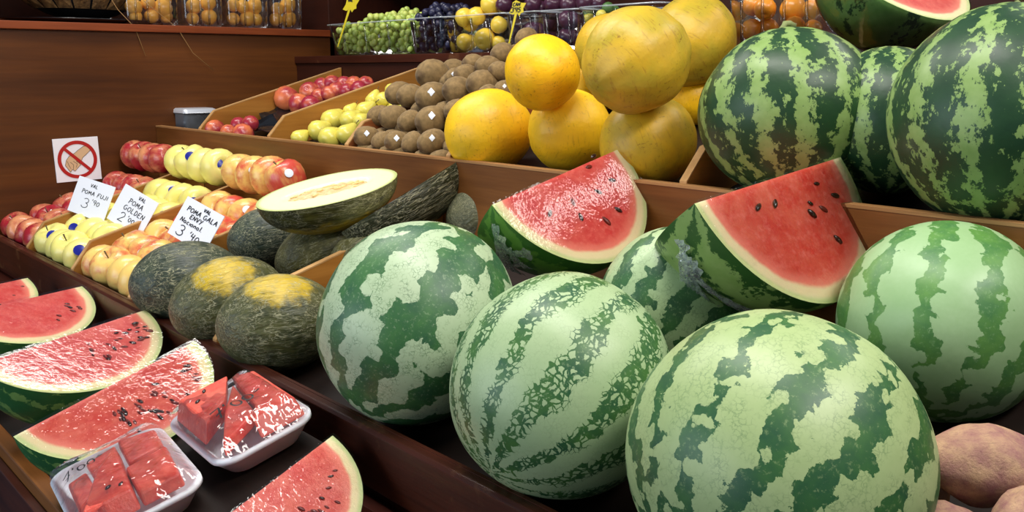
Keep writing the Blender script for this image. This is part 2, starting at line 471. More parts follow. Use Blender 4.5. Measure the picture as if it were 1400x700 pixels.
M['orange'] = apple_skin('orange_peel', (236, 150, 40), (220, 120, 40), 0.1, 0.2)
M['lemon'] = apple_skin('yellow_plum_skin', (240, 206, 74), (226, 180, 60), 0.0, 0.2)
M['plum'] = apple_skin('purple_plum_skin', (72, 34, 56), (30, 22, 46), 0.3, 0.4)
g = Mat('white_grape_skin')
M['grape'] = g.pbr(g.mix(g.rnd, srgb(208, 216, 116), srgb(166, 190, 92)), 0.25, spec=0.5, sss=0.3, sss_r=(0.006, 0.008, 0.003))
g = Mat('black_grape_skin')
M['grape_dark'] = g.pbr(g.mix(g.rnd, srgb(22, 22, 44), srgb(44, 44, 72)), 0.35, spec=0.5)
g = Mat('kiwi_skin')
kf = g.noise(g.obj, 3, 4, 0.6, w=g.math('MULTIPLY', g.rnd, 20.0))
kc = g.mix(g.mapr(kf, 0.3, 0.7), srgb(108, 86, 52), srgb(150, 122, 78))
kz = g.math('ABSOLUTE', g.sep(g.obj)[2])
kc = g.mix(g.mapr(kz, 1.08, 1.2, 0, 0.6), kc, srgb(70, 50, 32))
M['kiwi'] = g.pbr(kc, 0.75, g.bump(g.noise(g.obj, 40, 3, 0.7), 0.4, 0.0004), spec=0.3, sheen=0.08)
g = Mat('sweet_potato_skin')
n1 = g.noise(g.obj, 2.2, 4, 0.6)
c = g.mix(g.mapr(n1, 0.35, 0.65), srgb(150, 104, 100), srgb(186, 150, 118))
c = g.mix(g.mapr(g.noise(g.scaled(g.obj, (3, 14, 14)), 1.0, 4, 0.7), 0.55, 0.75, 0, 0.6), c, srgb(120, 92, 84))
M['sweet_potato'] = g.pbr(c, 0.7, g.bump(g.noise(g.obj, 14, 5, 0.7), 0.4, 0.006), spec=0.3)
g = Mat('cream_melon_flesh')
oo = g.sep(g.obj)
rad = g.vmath('LENGTH', g.obj)
c = g.mix(g.mapr(rad, 0.5, 0.93, 0, 1, True), srgb(232, 222, 188), srgb(226, 224, 184))
c = g.mix(g.mapr(rad, 0.91, 0.99, 0, 1, True), c, srgb(186, 196, 120))
M['cream_flesh'] = g.pbr(c, 0.35, g.bump(g.noise(g.obj, 20, 3), 0.15, 0.004), sss=0.2, sss_r=(0.02, 0.015, 0.008))
g = Mat('melon_seed_pulp')
c = g.ramp(g.noise(g.scaled(g.obj, (5, 16, 16)), 1.0, 4, 0.7), [(0.3, srgb(206, 160, 96)), (0.5, srgb(236, 214, 160)), (0.7, srgb(186, 136, 78))])
M['pulp'] = g.pbr(c, 0.35, g.bump(g.noise(g.scaled(g.obj, (8, 22, 22)), 1.0, 3), 0.8, 0.01), sss=0.1)
M['melon_pip'] = plain('cream_melon_seed', (228, 196, 128), 0.35)
g = Mat('straw_weave')
c = g.ramp(g.noise(g.scaled(g.obj, (60, 60, 14)), 1.0, 4, 0.7), [(0.3, srgb(66, 44, 22)), (0.7, srgb(150, 116, 68))])
M['straw'] = g.pbr(c, 0.8, g.bump(g.noise(g.obj, 70, 3), 0.5, 0.01))
M['strand'] = plain('straw_strand', (150, 112, 62), 0.7)
M['leaf'] = plain('green_leaf', (70, 108, 50), 0.5)

# ------------------------------------------------------------------ object helpers
def mesh_from(name, verts, faces, smooth=True):
    me = bpy.data.meshes.new(name)
    me.from_pydata([tuple(v) for v in verts], [], faces)
    me.update()
    if smooth:
        me.polygons.foreach_set('use_smooth', [True] * len(me.polygons))
    return me

def link(name, me, m=None, parent=None, loc=None, rot=None, scale=None):
    o = bpy.data.objects.new(name, me)
    COL.objects.link(o)
    if m is not None and len(me.materials) == 0:
        me.materials.append(m)
    if parent is not None:
        o.parent = parent
    if loc is not None:
        o.location = loc
    if rot is not None:
        o.rotation_mode = 'QUATERNION'
        o.rotation_quaternion = rot
    if scale is not None:
        o.scale = scale if hasattr(scale, '__len__') else (scale,) * 3
    return o

def tag(o, label=None, cat=None, group=None, kind=None):
    if label:
        o['label'] = label
    if cat:
        o['category'] = cat
    if group:
        o['group'] = group
    if kind:
        o['kind'] = kind
    return o

def empty(name, loc=(0, 0, 0), rot=None, scale=None):
    o = bpy.data.objects.new(name, None)
    COL.objects.link(o)
    o.empty_display_size = 0.05
    o.location = loc
    if rot is not None:
        o.rotation_mode = 'QUATERNION'
        o.rotation_quaternion = rot
    if scale is not None:
        o.scale = scale if hasattr(scale, '__len__') else (scale,) * 3
    return o

def lathe(prof, seg=24, fn=None):
    """profile [(r, z)] with poles at both ends; fn(vector) moves the points"""
    vs, fs = [], []
    n = len(prof)
    vs.append(Vector((0, 0, prof[0][1])))
    for r, z in prof[1:-1]:
        for k in range(seg):
            a = 2 * PI * k / seg
            vs.append(Vector((r * math.cos(a), r * math.sin(a), z)))
    vs.append(Vector((0, 0, prof[-1][1])))
    last = len(vs) - 1
    for k in range(seg):
        fs.append((0, 1 + (k + 1) % seg, 1 + k))
    for i in range(n - 3):
        b = 1 + i * seg
        for k in range(seg):
            k2 = (k + 1) % seg
            fs.append((b + k, b + k2, b + seg + k2, b + seg + k))
    b = 1 + (n - 3) * seg
    for k in range(seg):
        fs.append((b + k, b + (k + 1) % seg, last))
    if fn:
        vs = [fn(v) for v in vs]
    return vs, fs

def ball(seg=24, rings=16, fn=None):
    prof = [(math.sin(PI * i / rings), -math.cos(PI * i / rings)) for i in range(rings + 1)]
    return lathe(prof, seg, fn)

def tube(pts, radii, seg=8):
    vs, fs = [], []
    pts = [Vector(p) for p in pts]
    if not hasattr(radii, '__len__'):
        radii = [radii] * len(pts)
    up = Vector((0.31, 0.2, 0.93))
    for i, p in enumerate(pts):
        d = (pts[min(i + 1, len(pts) - 1)] - pts[max(i - 1, 0)]).normalized()
        x = d.cross(up)
        if x.length < 1e-4:
            x = d.cross(Vector((1, 0, 0)))
        x.normalize()
        y = d.cross(x)
        for k in range(seg):
            a = 2 * PI * k / seg
            vs.append(p + (x * math.cos(a) + y * math.sin(a)) * radii[i])
    for i in range(len(pts) - 1):
        for k in range(seg):
            k2 = (k + 1) % seg
            fs.append((i * seg + k, i * seg + k2, (i + 1) * seg + k2, (i + 1) * seg + k))
    fs.append(tuple(range(seg))[::-1])
    fs.append(tuple((len(pts) - 1) * seg + k for k in range(seg)))
    return vs, fs

def bevelled(bm, w):
    if w:
        bmesh.ops.bevel(bm, geom=list(bm.edges), offset=w, segments=2, affect='EDGES', profile=0.6)
    bmesh.ops.recalc_face_normals(bm, faces=bm.faces)

def prism_mesh(name, poly, lift, bevel=0.0):
    """closed prism: polygon of 3-D points swept by the vector lift"""
    bm = bmesh.new()
    a = [bm.verts.new(p) for p in poly]
    b = [bm.verts.new(Vector(p) + Vector(lift)) for p in poly]
    bm.faces.new(a)
    bm.faces.new(b[::-1])
    n = len(a)
    for i in range(n):
        bm.faces.new((a[i], b[i], b[(i + 1) % n], a[(i + 1) % n]))
    bmesh.ops.recalc_face_normals(bm, faces=bm.faces)
    bevelled(bm, bevel)
    me = bpy.data.meshes.new(name)
    bm.to_mesh(me)
    bm.free()
    return me

def box_mesh(name, x0, x1, y0, y1, z0, z1, bevel=0.0):
    return prism_mesh(name, [(x0, y0, z0), (x1, y0, z0), (x1, y1, z0), (x0, y1, z0)], (0, 0, z1 - z0), bevel)

def yz_board(name, poly, x0, x1, m, parent, bevel=0.0015):
    return link(name, prism_mesh(name, [(x0, y, H + z) for y, z in poly], (x1 - x0, 0, 0), bevel), m, parent)

def frame_q(z, x=None):
    """rotation whose local Z is z and whose local X is as near as can be to x"""
    z = Vector(z).normalized()
    x = Vector(x) if x is not None else Vector((0.3, 0.9, 0.2))
    x = x - z * x.dot(z)
    if x.length < 1e-4:
        x = z.orthogonal()
    x.normalize()
    y = z.cross(x)
    return Matrix((x, y, z)).transposed().to_quaternion()

def screen_dir(dx, dy, dz):
    """direction given as right, down and away"""
    return (CR * dx - CU * dy + CF * dz).normalized()

def view_dir(u, v, dx, dy, dz):
    """the same, about the line of sight through a pixel"""
    f = ray(u, v).normalized()
    r = f.cross(Vector((0, 0, 1))).normalized()
    d = f.cross(r)
    return (r * dx + d * dy + f * dz).normalized()

ORD = ['first', 'second', 'third', 'fourth', 'fifth', 'sixth', 'seventh', 'eighth', 'ninth', 'tenth']

# ================================================================== SETTING
def struct(name, me, m):
    return tag(link(name, me, m), kind='structure')

XW = -2.80                   # left wall
XE = 0.9                     # right end of the stall, outside the frame
struct('floor', box_mesh('floor', -5, 4, -4, 6, -0.05, 0.0), M['floor'])
wl = struct('wall_left', box_mesh('wall_left', XW - 0.03, XW, 0.25, 1.66, 0.0, H + 0.106), M['panel'])
link('shelf_board', box_mesh('shelf_board', XW - 0.42, XW + 0.012, 0.66, 1.64, H + 0.107, H + 0.128, 0.002), M['shelf'], wl)
link('post', box_mesh('post', XW - 0.03, XW + 0.012, 0.625, 0.658, H + 0.1, H + 0.75, 0.002), M['shelf'], wl)
link('post', box_mesh('post', XW - 0.45, XW + 0.0, 1.642, 1.70, 0.0, H + 0.75, 0.002), M['panel_dark'], wl)
link('recess_back', box_mesh('recess_back', XW - 0.45, XW - 0.42, 0.62, 1.64, H + 0.1, H + 0.75), M['panel_dark'], wl)
link('recess_side', box_mesh('recess_side', XW - 0.42, XW - 0.031, 0.62, 0.657, H + 0.1, H + 0.75), M['panel_dark'], wl)
link('rear_panel', box_mesh('rear_panel', XW - 0.03, XW - 0.001, 1.701, 2.0, 0.0, H + 0.75), M['panel_dark'], wl)
wb = struct('wall_back', box_mesh('wall_back', XW, -0.62, 1.97, 2.0, 0.0, H + 0.75), M['panel_dark'])
struct('wall_far', box_mesh('wall_far', -4.0, 4.0, 4.0, 4.05, 0.0, H + 1.6), M['dark_wall'])
pa, pb = on_y(2.6, 1319, 10), on_y(2.6, 1338, 10)
struct('trim_1', box_mesh('trim_1', pa.x, pb.x, 2.6, 2.63, 0.0, H + 1.2), M['white_paint'])

# the tiered stand
stand = tag(empty('fruit_stand', (0, 0, 0)), 'dark wooden tiered market stand with divided sloping trays and a back shelf', 'stand')
def slope_board(name, T, y0, y1, x0, x1, m, th=0.014):
    z0, z1 = tz(T, y0) - H, tz(T, y1) - H
    return yz_board(name, [(y0, z0), (y1, z1), (y1, z1 - th), (y0, z0 - th)], x0, x1, m, stand, 0)

slope_board('lower_tray_floor', T0, 0.345, 0.555, XW, XE, M['tray_floor'])
slope_board('tray_step', (T0[0], T0[1] + 0.083, T0[2]), 0.365, 0.555, -1.225, -0.93, M['tray_floor'], 0.08)
yz_board('lower_front_rim', [(0.318, -0.70), (0.318, -0.578), (0.342, -0.578), (0.342, -0.70)], XW, XE, M['tier_board'], stand, 0.003)
yz_board('lower_front_lip', [(0.304, -0.72), (0.304, -0.600), (0.3175, -0.600), (0.3175, -0.72)], XW, XE, M['rim'], stand, 0.002)
slope_board('middle_tray_floor', T1, 0.602, 1.052, XW, XE, M['tray_floor'])
yz_board('middle_front_rim', [(0.580, -0.50), (0.580, -0.428), (0.5845, -0.424), (0.6005, -0.424), (0.6005, -0.50)], XW, XE, M['rim'], stand, 0.0015)
yz_board('middle_riser', [(0.588, -0.72), (0.588, -0.501), (0.600, -0.501), (0.600, -0.72)], XW, XE, M['riser'], stand, 0.001)
yz_board('riser_moulding', [(0.556, -0.72), (0.556, -0.524), (0.564, -0.514), (0.587, -0.514), (0.587, -0.72)], XW, XE, M['riser'], stand, 0.001)
yz_board('upper_front_board', [(1.053, -0.50), (1.053, -0.159), (1.071, -0.159), (1.071, -0.50)], XW, XE, M['tier_board'], stand, 0.002)
slope_board('upper_tray_floor', T2, 1.072, 1.518, XW, XE, M['tray_floor'])
yz_board('back_riser', [(1.519, -0.3), (1.519, 0.020), (1.535, 0.020), (1.535, -0.3)], XW, XE, M['panel_dark'], stand, 0.001)
yz_board('back_shelf', [(1.512, 0.021), (1.512, 0.043), (1.965, 0.043), (1.965, 0.021)], XW, XE, M['rim'], stand, 0.002)

for nm_, y_, z_, w_ in (('upper_edge_strip', 1.0525, -0.159, 0.019), ('middle_edge_strip', 0.5955, -0.424, 0.0055)):
    yz_board(nm_, [(y_, z_ - 0.0035), (y_, z_ + 0.0006), (y_ + w_, z_ + 0.0006), (y_ + w_, z_ - 0.0035)], XW, XE, M['ply_x'] if w_ > 0.01 else M['rim'], stand, 0)
yz_board('added_shade_shelf', [(1.62, 0.42), (1.62, 0.445), (1.965, 0.445), (1.965, 0.42)], XW, -1.80, M['rim'], stand, 0.002)  # unseen board above the frame, added to shade the back corner

def divider(T, x, y0, y1, lift, rimz, y_back, m, th=0.012, cham=0.042):
    """upright divider with its front corner cut; the worn top edge is a plywood strip of its own"""
    zt = lambda y: T[1] - H + T[2] * (y - T[0]) + lift
    ya = y0 + cham
    poly = [(y0, rimz - 0.03), (y0, rimz + 0.003), (ya, zt(ya)), (y_back, zt(y_back)), (y_back, tz(T, y_back) - H + 0.001), (y0 + 0.02, tz(T, y0 + 0.02) - H + 0.001)]
    d = yz_board('divider', poly, x - th, x, m, stand, 0)
    e = 0.0025
    poly2 = [(y0 - e, rimz - 0.028), (y0 - e, rimz + 0.004), (ya - e * 0.5, zt(ya) + e), (y_back, zt(y_back) + e), (y_back, zt(y_back) + 0.0002), (ya, zt(ya) + 0.0002), (y0 - 0.0002, rimz + 0.003), (y0 - 0.0002, rimz - 0.028)]
    s = yz_board('edge_strip', poly2, x - th - 0.0003, x + 0.0003, M['ply'], d, 0)
    return d

for x, m in ((-2.478, 'divider'), (-2.13, 'divider'), (-1.785, 'divider'), (-1.405, 'divider'), (-0.335, 'divider')):
    divider(T1, x, 0.602, 1.052, 0.086, -0.424, 1.051 if x < -0.5 else 0.80, M[m])
for x, m in ((-2.523, 'divider'), (-2.12, 'divider'), (-1.764, 'divider_red'), (-1.405, 'divider_red'), (-0.853, 'divider')):
    divider(T2, x, 1.072, 1.518, 0.080, -0.159, 1.517, M[m])

bc = tag(empty('plastic_crate', (-1.62, 0.02, 0)), 'blue plastic crate on the floor below the stall front', 'crate')
for n_, a_ in (('side_panel', (-0.3, 0.3, 0.13, 0.15, 0.0, 0.66)), ('side_panel', (-0.3, 0.3, -0.15, -0.13, 0.0, 0.66)), ('end_panel', (-0.3, -0.28, -0.129, 0.129, 0.0, 0.66)),
               ('end_panel', (0.28, 0.3, -0.129, 0.129, 0.0, 0.66)), ('crate_base', (-0.279, 0.279, -0.129, 0.129, 0.0, 0.02))):
    link(n_, box_mesh(n_, *a_, 0.003), M['blue_plastic'], bc)

# ================================================================== WATERMELONS
def melon_mesh(name, seg=48, rings=32, rib=0.0, nrib=10, lump=0.02, seed=0, tall=1.0, flat=1.0):
    def fn(v):
        a = math.atan2(v.y, v.x)
        s = math.sqrt(max(0, 1 - v.z * v.z))
        k = 1 + lump * mnoise.noise(v * 1.3 + Vector((seed, seed * 2, 0))) - rib * s * (0.5 + 0.5 * math.cos(nrib * a))
        return Vector((v.x * k, v.y * k, v.z * k * tall))
    vs, fs = ball(seg, rings, fn)
    return mesh_from(name, vs, fs)

def stalk(parent, m, top, curl=0.12, r=0.035, h=0.16):
    pts = [(0, 0, top - 0.03), (0.01, 0.0, top + h * 0.5), (curl * 0.35, 0.0, top + h), (curl * 0.8, 0.02, top + h * 1.1), (curl * 1.2, 0.03, top + h * 0.85)]
    vs, fs = tube(pts, [r * 1.6, r, r * 0.9, r * 0.9, r * 1.1], 8)
    return link('stalk', mesh_from('stalk', vs, fs), m, parent)

def whole(name, me, m, P, r, axis, label, cat, group=None, xdir=None):
    o = link(name, me, m, None, P, frame_q(axis, xdir), r)
    return tag(o, label, cat, group)

WMG = 'whole pale striped watermelons in the middle tray'
MELONS = {}
def pale(key, u, v, rpx, m, axis, label, tall=1.04, k=1.0, seed=0, touch=(), t0=0.6):
    P, r = fit(u, v, rpx, T1, touch, t0, k)
    me = melon_mesh('watermelon', 56, 40, lump=0.03, seed=seed, tall=tall)
    o = whole('watermelon', me, M[m], P, r, axis, label, 'watermelon', WMG)
    MELONS[key] = (P, r)
    return o

oF = pale('F', 1062, 628, 205, 'wm_jagged', screen_dir(0.62, -0.62, 0.45), 'largest pale green watermelon with jagged dark stripes, nearest at the front', 1.0, seed=3)
oM = pale('M', 768, 526, 151, 'wm_lace', screen_dir(0.60, -0.66, 0.40), 'round pale watermelon with laced dark veins, middle of the front row', 1.02, seed=5)
oL = pale('L', 572, 440, 133, 'wm_blotch', screen_dir(0.55, -0.78, 0.30), 'pale watermelon with broad green bands and cracked blotches, beside the green melons', 1.07, seed=8)
oR = pale('R', 1288, 440, 138, 'wm_soft', screen_dir(0.30, -0.90, 0.30), 'pale watermelon with soft mid green stripes, behind the sweet potatoes', 1.0, seed=11, t0=1.02)
oB = pale('B', 925, 415, 104, 'wm_back', screen_dir(0.55, -0.75, 0.30), 'shaded striped watermelon half hidden under the larger cut quarter', 1.03, seed=14)
stalk(oM, M['stalk_green'], 1.02, r=0.02, h=0.07)

DMG = 'dark green watermelons in the upper tray'
def darkm(key, u, v, rpx, m, label, axis, tall=0.96, touch=(), seed=0, stem=True, xdir=None, T=T2):
    P, r = fit(u, v, rpx, T, touch)
    me = melon_mesh('dark_watermelon', 56, 36, rib=0.012, nrib=11, lump=0.02, seed=seed, tall=tall)
    o = whole('dark_watermelon', me, M[m], P, r, axis, label, 'watermelon', DMG, xdir)
    MELONS[key] = (P, r)
    return o
d1 = darkm('D1', 1079, 154, 123, 'dm_a', 'dark green watermelon with broken pale stripes and a curled stalk', screen_dir(-0.06, -1, 0.12), 0.92)
stalk(d1, M['stalk_green'], 0.90, curl=0.16, r=0.04, h=0.13)
d2 = darkm('D2', 1375, 160, 153, 'dm_b', 'big dark watermelon with broad stripes at the right edge of the upper tray', screen_dir(0.12, -1, 0.05), 1.0, seed=4)
stalk(d2, M['stalk_green'], 0.98, curl=0.05, r=0.035, h=0.13)
d3 = darkm('D3', 1215, 165, 100, 'dm_b', 'shadowed dark watermelon at the back under the cut half', screen_dir(0.05, -1, 0.0), 1.0, seed=9)

# ---------------------------------------------------------------- cut pieces
def solve_frame(Mpx, ua, wb, t, k=1.0, sign=1):
    """3-D half-axes a, b of a face from their pictures ua, wb: at right angles, |a| = k |b|"""
    r = ray(*Mpx)
    pa = (CR * ua[0] - CU * ua[1]) * (t / FPX)
    pb = (CR * wb[0] - CU * wb[1]) * (t / FPX)
    za, zb = sign * pa.length * 0.8, -sign * pb.length * 0.4
    def F(za, zb):
        a, b = pa + r * za, pb + r * zb
        return a.dot(b), a.dot(a) - k * k * b.dot(b)
    for _ in range(60):
        f0, g0 = F(za, zb)
        e = 1e-6
        fa, ga = F(za + e, zb)
        fb, gb = F(za, zb + e)
        j = Matrix((((fa - f0) / e, (fb - f0) / e), ((ga - g0) / e, (gb - g0) / e)))
        if abs(j.determinant()) < 1e-14:
            break
        s = j.inverted() @ Vector((f0, g0))
        if s.length > 0.05:
            s *= 0.05 / s.length
        za -= s.x
        zb -= s.y
    return EYE + r * t, pa + r * za, pb + r * zb

def lune_parts(root, D, skin, fl, skin_scale=1.0, seeds=(), film=None, seg=36, rough=0.010, seed=0, prefix='', both=True):
    """local X = ridge, Y = down the cut face, Z = out of the cut face; the rind turns from Y towards -Z"""
    R_ = random.Random(seed)
    nth = 18
    vs, fs = [], []
    for j in range(nth + 1):
        th = D * j / nth
        for i in range(seg + 1):
            ps = PI * i / seg
            vs.append(Vector((math.cos(ps), math.sin(ps) * math.cos(th), -math.sin(ps) * math.sin(th))))
    for j in range(nth):
        for i in range(seg):
            a = j * (seg + 1) + i
            fs.append((a, a + 1, a + seg + 2, a + seg + 1))
    link('rind', mesh_from('rind', vs, fs), skin, root)
    vs, fs = [], []
    nr = 14
    def face(th, flip):
        base = len(vs)
        dy, dz = math.cos(th), -math.sin(th)
        nz = Vector((0, math.sin(th), math.cos(th))) if not flip else Vector((0, -math.sin(th), -math.cos(th)))
        for j in range(nr + 1):
            q = j / nr
            for i in range(seg + 1):
                ps = PI * i / seg
                x, s = math.cos(ps), math.sin(ps) * q
                p = Vector((x, s * dy, s * dz))
                e = min(1.0, (1 - math.sqrt(min(1, x * x + s * s))) * 6) * min(1, s * 8)
                p += nz * (mnoise.noise(p * 3.1 + Vector((seed, 0, 0))) + 0.5 * mnoise.noise(p * 8 + Vector((0, seed, 0)))) * rough * e * 1.6
                vs.append(p)
        for j in range(nr):
            for i in range(seg):
                a = base + j * (seg + 1) + i
                f = (a, a + seg + 1, a + seg + 2, a + 1)
                fs.append(f[::-1] if flip else f)
    face(0.0, False)
    if both:
        face(D, True)
    link('flesh', mesh_from('flesh', vs, fs), fl, root)
    sv, sf = lathe([(0, -1), (0.55, -0.72), (0.85, -0.25), (0.8, 0.25), (0.45, 0.75), (0, 1)], 8)
    sm = mesh_from('seed', [Vector((v.x, v.y * 0.9, v.z)) for v in sv], sf)
    sm.materials.append(M['seed'])
    sm2 = sm.copy()
    sm2.materials.clear()
    sm2.materials.append(M['seed_pale'])
    for (x, y, ang, size, buried) in seeds:
        q = Matrix.Rotation(ang, 4, 'Z') @ Matrix.Rotation(PI / 2, 4, 'Y')
        link('seed', sm2 if buried else sm, None, root, (x, y, 0.002 if buried else 0.008), q.to_quaternion(), (size * 0.40, size * 0.58, size))
    if film:
        vs, fs = [], []
        off = 1.012
        n2 = 16
        for j in range(n2 + 1):
            q = j / n2
            for i in range(seg + 1):
                ps = PI * i / seg
                x, s = math.cos(ps) * off, math.sin(ps) * q * off
                w = 0.030 + 0.006 * mnoise.noise(Vector((x * 5, s * 5, seed)))
                vs.append(Vector((x, s - 0.01, w)))
        for j in range(n2):
            for i in range(seg):
                a = j * (seg + 1) + i
                fs.append((a, a + seg + 1, a + seg + 2, a + 1))
        link('cling_film', mesh_from('cling_film', vs, fs), film, root)

def lune(name, Mpx, ua, wb, t, D, skin, fl, label, cat, group=None, seeds=(), film=None, sign=1, k=1.0, seed=0, rough=0.006, T=None):
    def low(t):
        C, a, b = solve_frame(Mpx, ua, wb, t, k, sign)
        n = a.cross(b).normalized() * b.length
        if n.dot(ray(*Mpx)) > 0:
            n = -n
        best = 9
        for i in range(13):
            for j in range(9):
                ps, th = PI * i / 12, D * j / 8
                p = C + a * math.cos(ps) + (b * math.cos(th) - n * math.sin(th)) * math.sin(ps)
                best = min(best, p.z - tz(T, p.y))
        return best
    if T:
        lo_, hi_ = t * 0.6, t * 1.5
        for _ in range(30):
            mid = (lo_ + hi_) / 2
            if low(mid) > 0.002:
                lo_ = mid
            else:
                hi_ = mid
        t = lo_
    C, a, b = solve_frame(Mpx, ua, wb, t, k, sign)
    x, y = a.normalized(), b.normalized()
    z = x.cross(y)
    if z.dot(ray(*Mpx)) > 0:
        x = -x
        z = x.cross(y)
        seeds = [(-s[0], s[1], -s[2], s[3], s[4]) for s in seeds]
    q = Matrix((x, y, z)).transposed().to_quaternion()
    root = empty(name, C, q, b.length)
    tag(root, label, cat, group)
    lune_parts(root, D, skin, fl, seeds=seeds, film=film, seed=seed, rough=rough)
    return root, C, b.length

def seed_at(Mpx, ua, wb, u, v, ang=None, size=0.05, buried=False):
    """face coordinates (x along ridge, y down) of a pixel on the cut face"""
    det = ua[0] * wb[1] - ua[1] * wb[0]
    dx, dy = u - Mpx[0], v - Mpx[1]
    x = (dx * wb[1] - dy * wb[0]) / det
    y = (ua[0] * dy - ua[1] * dx) / det
    if ang is None:
        ang = math.atan2(y, x)
    return (x, y, ang, size, buried)

QG = 'cut watermelon quarters lying on the whole watermelons'
m1, u1, w1 = (767, 238.5), (87.5, -38.5), (85, 110)
s1 = [seed_at(m1, u1, w1, *p) for p in ((752, 290), (793, 296), (818, 263), (783, 276, None, 0.05, True), (839, 247), (846, 288), (806, 228, None, 0.05, True), (813, 213), (829, 302, None, 0.06, True))]
q1, C1, R1 = lune('watermelon_quarter', m1, u1, w1, 1.33, math.radians(88), M['dm_cut2'], M['flesh'],
                  'smaller cut watermelon quarter under glossy film, resting between pale melons', 'watermelon', QG, s1, M['film_wedge'], seed=21)
m2, u2, w2 = (1059, 243.5), (99, -31.5), (95, 160)
s2 = [seed_at(m2, u2, w2, *p) for p in ((1037, 282, None, 0.048), (1059, 278, None, 0.044), (1110, 293, None, 0.05), (1145, 269, None, 0.05), (1146, 329, None, 0.048), (1118, 252, None, 0.035), (1127, 287, None, 0.05, True), (1108, 279, None, 0.03), (1180, 316, None, 0.04, True))]
q2, C2, R2 = lune('watermelon_quarter', m2, u2, w2, 1.10, math.radians(88), M['dm_cut'], M['flesh_orange'],
                  'larger cut watermelon quarter with loose black seeds, above the nearest melons', 'watermelon', QG, s2, M['film_wedge'], seed=23)

def film_gather(parent, pts, width, seed):
    """bunched cling film: strips that lie on the rind and spread from the pinched middle; parent-local points on the unit ball"""
    R_ = random.Random(seed)
    vs, fs = [], []
    for (p, q) in pts:
        p, q = Vector(p).normalized(), Vector(q).normalized()
        n = 14
        base = len(vs)
        side = p.cross(q).normalized()
        for i in range(n + 1):
            f = i / n
            c = p.lerp(q, f).normalized()
            w = width * (0.25 + 0.75 * abs(f - 0.25)) * (1 + 0.3 * R_.uniform(-1, 1))
            for j in range(6):
                s = (j / 5 - 0.5) * 2
                h = 1.022 + 0.022 * (1 if j % 2 else 0) * R_.uniform(0.4, 1.2)
                vs.append((c + side * s * w).normalized() * h)
        for i in range(n):
            for j in range(5):
                a = base + i * 6 + j
                fs.append((a, a + 1, a + 7, a + 6))
    link('film_gather', mesh_from('film_gather', vs, fs), M['film_knot'], parent)

def ball_dir(root, C, R, u, v):
    """direction on the ball (root-local) that the pixel shows"""
    d = ray(u, v).normalized()
    oc = EYE - C
    b = oc.dot(d)
    disc = b * b - (oc.length_squared - R * R)
    t = -b - math.sqrt(max(disc, 0))
    return root.rotation_quaternion.inverted() @ ((EYE + d * t) - C)

def gather_px(root, C, R, pairs, width, seed):
    film_gather(root, [(ball_dir(root, C, R, *a), ball_dir(root, C, R, *b)) for a, b in pairs], width, seed)

gather_px(q1, C1, R1, [((680, 305), (700, 375)), ((692, 340), (728, 345)), ((694, 345), (708, 372)), ((688, 320), (698, 360)), ((696, 335), (716, 362)), ((690, 330), (692, 376))], 0.11, 3)
gather_px(q2, C2, R2, [((932, 325), (955, 380)), ((950, 350), (952, 410)), ((955, 375), (1030, 422)), ((940, 330), (948, 395)), ((958, 395), (1000, 432)), ((930, 345), (962, 372)), ((946, 360), (982, 420))], 0.10, 5)

# half watermelon on top of the dark ones, cut face turned up to the right
hn = view_dir(1226, -38, 0.47, -0.82, -0.33)
hP = on_t(1.55, 1226, -38)
half = tag(empty('watermelon_half', hP, frame_q(hn, screen_dir(1, 0.35, 0.3)), 0.130), 'cut half watermelon in film, red face up, on top of the dark watermelons', 'watermelon')
vs, fs = [], []
for j in range(19):
    th = PI / 2 + PI / 2 * j / 18
    for i in range(49):
        a = 2 * PI * i / 48
        vs.append(Vector((math.sin(th) * math.cos(a), math.sin(th) * math.sin(a), math.cos(th))))
for j in range(18):
    for i in range(48):
        a = j * 49 + i
        fs.append((a, a + 49, a + 50, a + 1))
link('rind', mesh_from('rind', vs, fs), M['dm_half'], half)
link('cling_film', mesh_from('cling_film', [v * 1.015 for v in vs] + [], fs), M['film'], half)
vs, fs = [Vector((0, 0, 0))], []
for j in range(1, 13):
    for i in range(48):
        a = 2 * PI * i / 48
        vs.append(Vector((j / 12 * math.cos(a), j / 12 * math.sin(a), 0)))
for i in range(48):
    fs.append((0, 1 + i, 1 + (i + 1) % 48))
for j in range(11):
    for i in range(48):
        a, b = 1 + j * 48 + i, 1 + j * 48 + (i + 1) % 48
        fs.append((a, a + 48, b + 48, b))
link('flesh', mesh_from('flesh', vs, fs), M['flesh'], half)

# wedges on the lower tray
WG = 'film wrapped watermelon wedges on the lower tray'
def band_seeds(n, seed, x0, x1, y0, y1):
    R_ = random.Random(seed)
    out = []
    for i in range(n):
        x = R_.uniform(x0, x1)
        y = R_.uniform(y0, y1) * math.sqrt(max(0.1, 1 - x * x))
        out.append((x, y, math.atan2(y, x) + R_.uniform(-0.3, 0.3), R_.uniform(0.026, 0.046), R_.random() < 0.55))
    return out
mw4, uw4, ww4 = (151, 527), (123.5, -65), (78, 68)
sd4 = [seed_at(mw4, uw4, ww4, *p) for p in ((168, 571, None, 0.05), (191, 549, None, 0.045), (213, 526, None, 0.045))] + band_seeds(40, 4, -0.2, 0.75, 0.36, 0.76)
w4, Cw4, Rw4 = lune('watermelon_wedge', mw4, uw4, ww4, 1.25, math.radians(76), M['dm_wedge'], M['flesh_orange'],
     'watermelon wedge with rows of seeds, directly behind the white packs', 'watermelon', WG, sd4, M['film_wedge'], seed=31, T=T0)
mw3, uw3, ww3 = (91, 459), (116, -38), (72, 62)
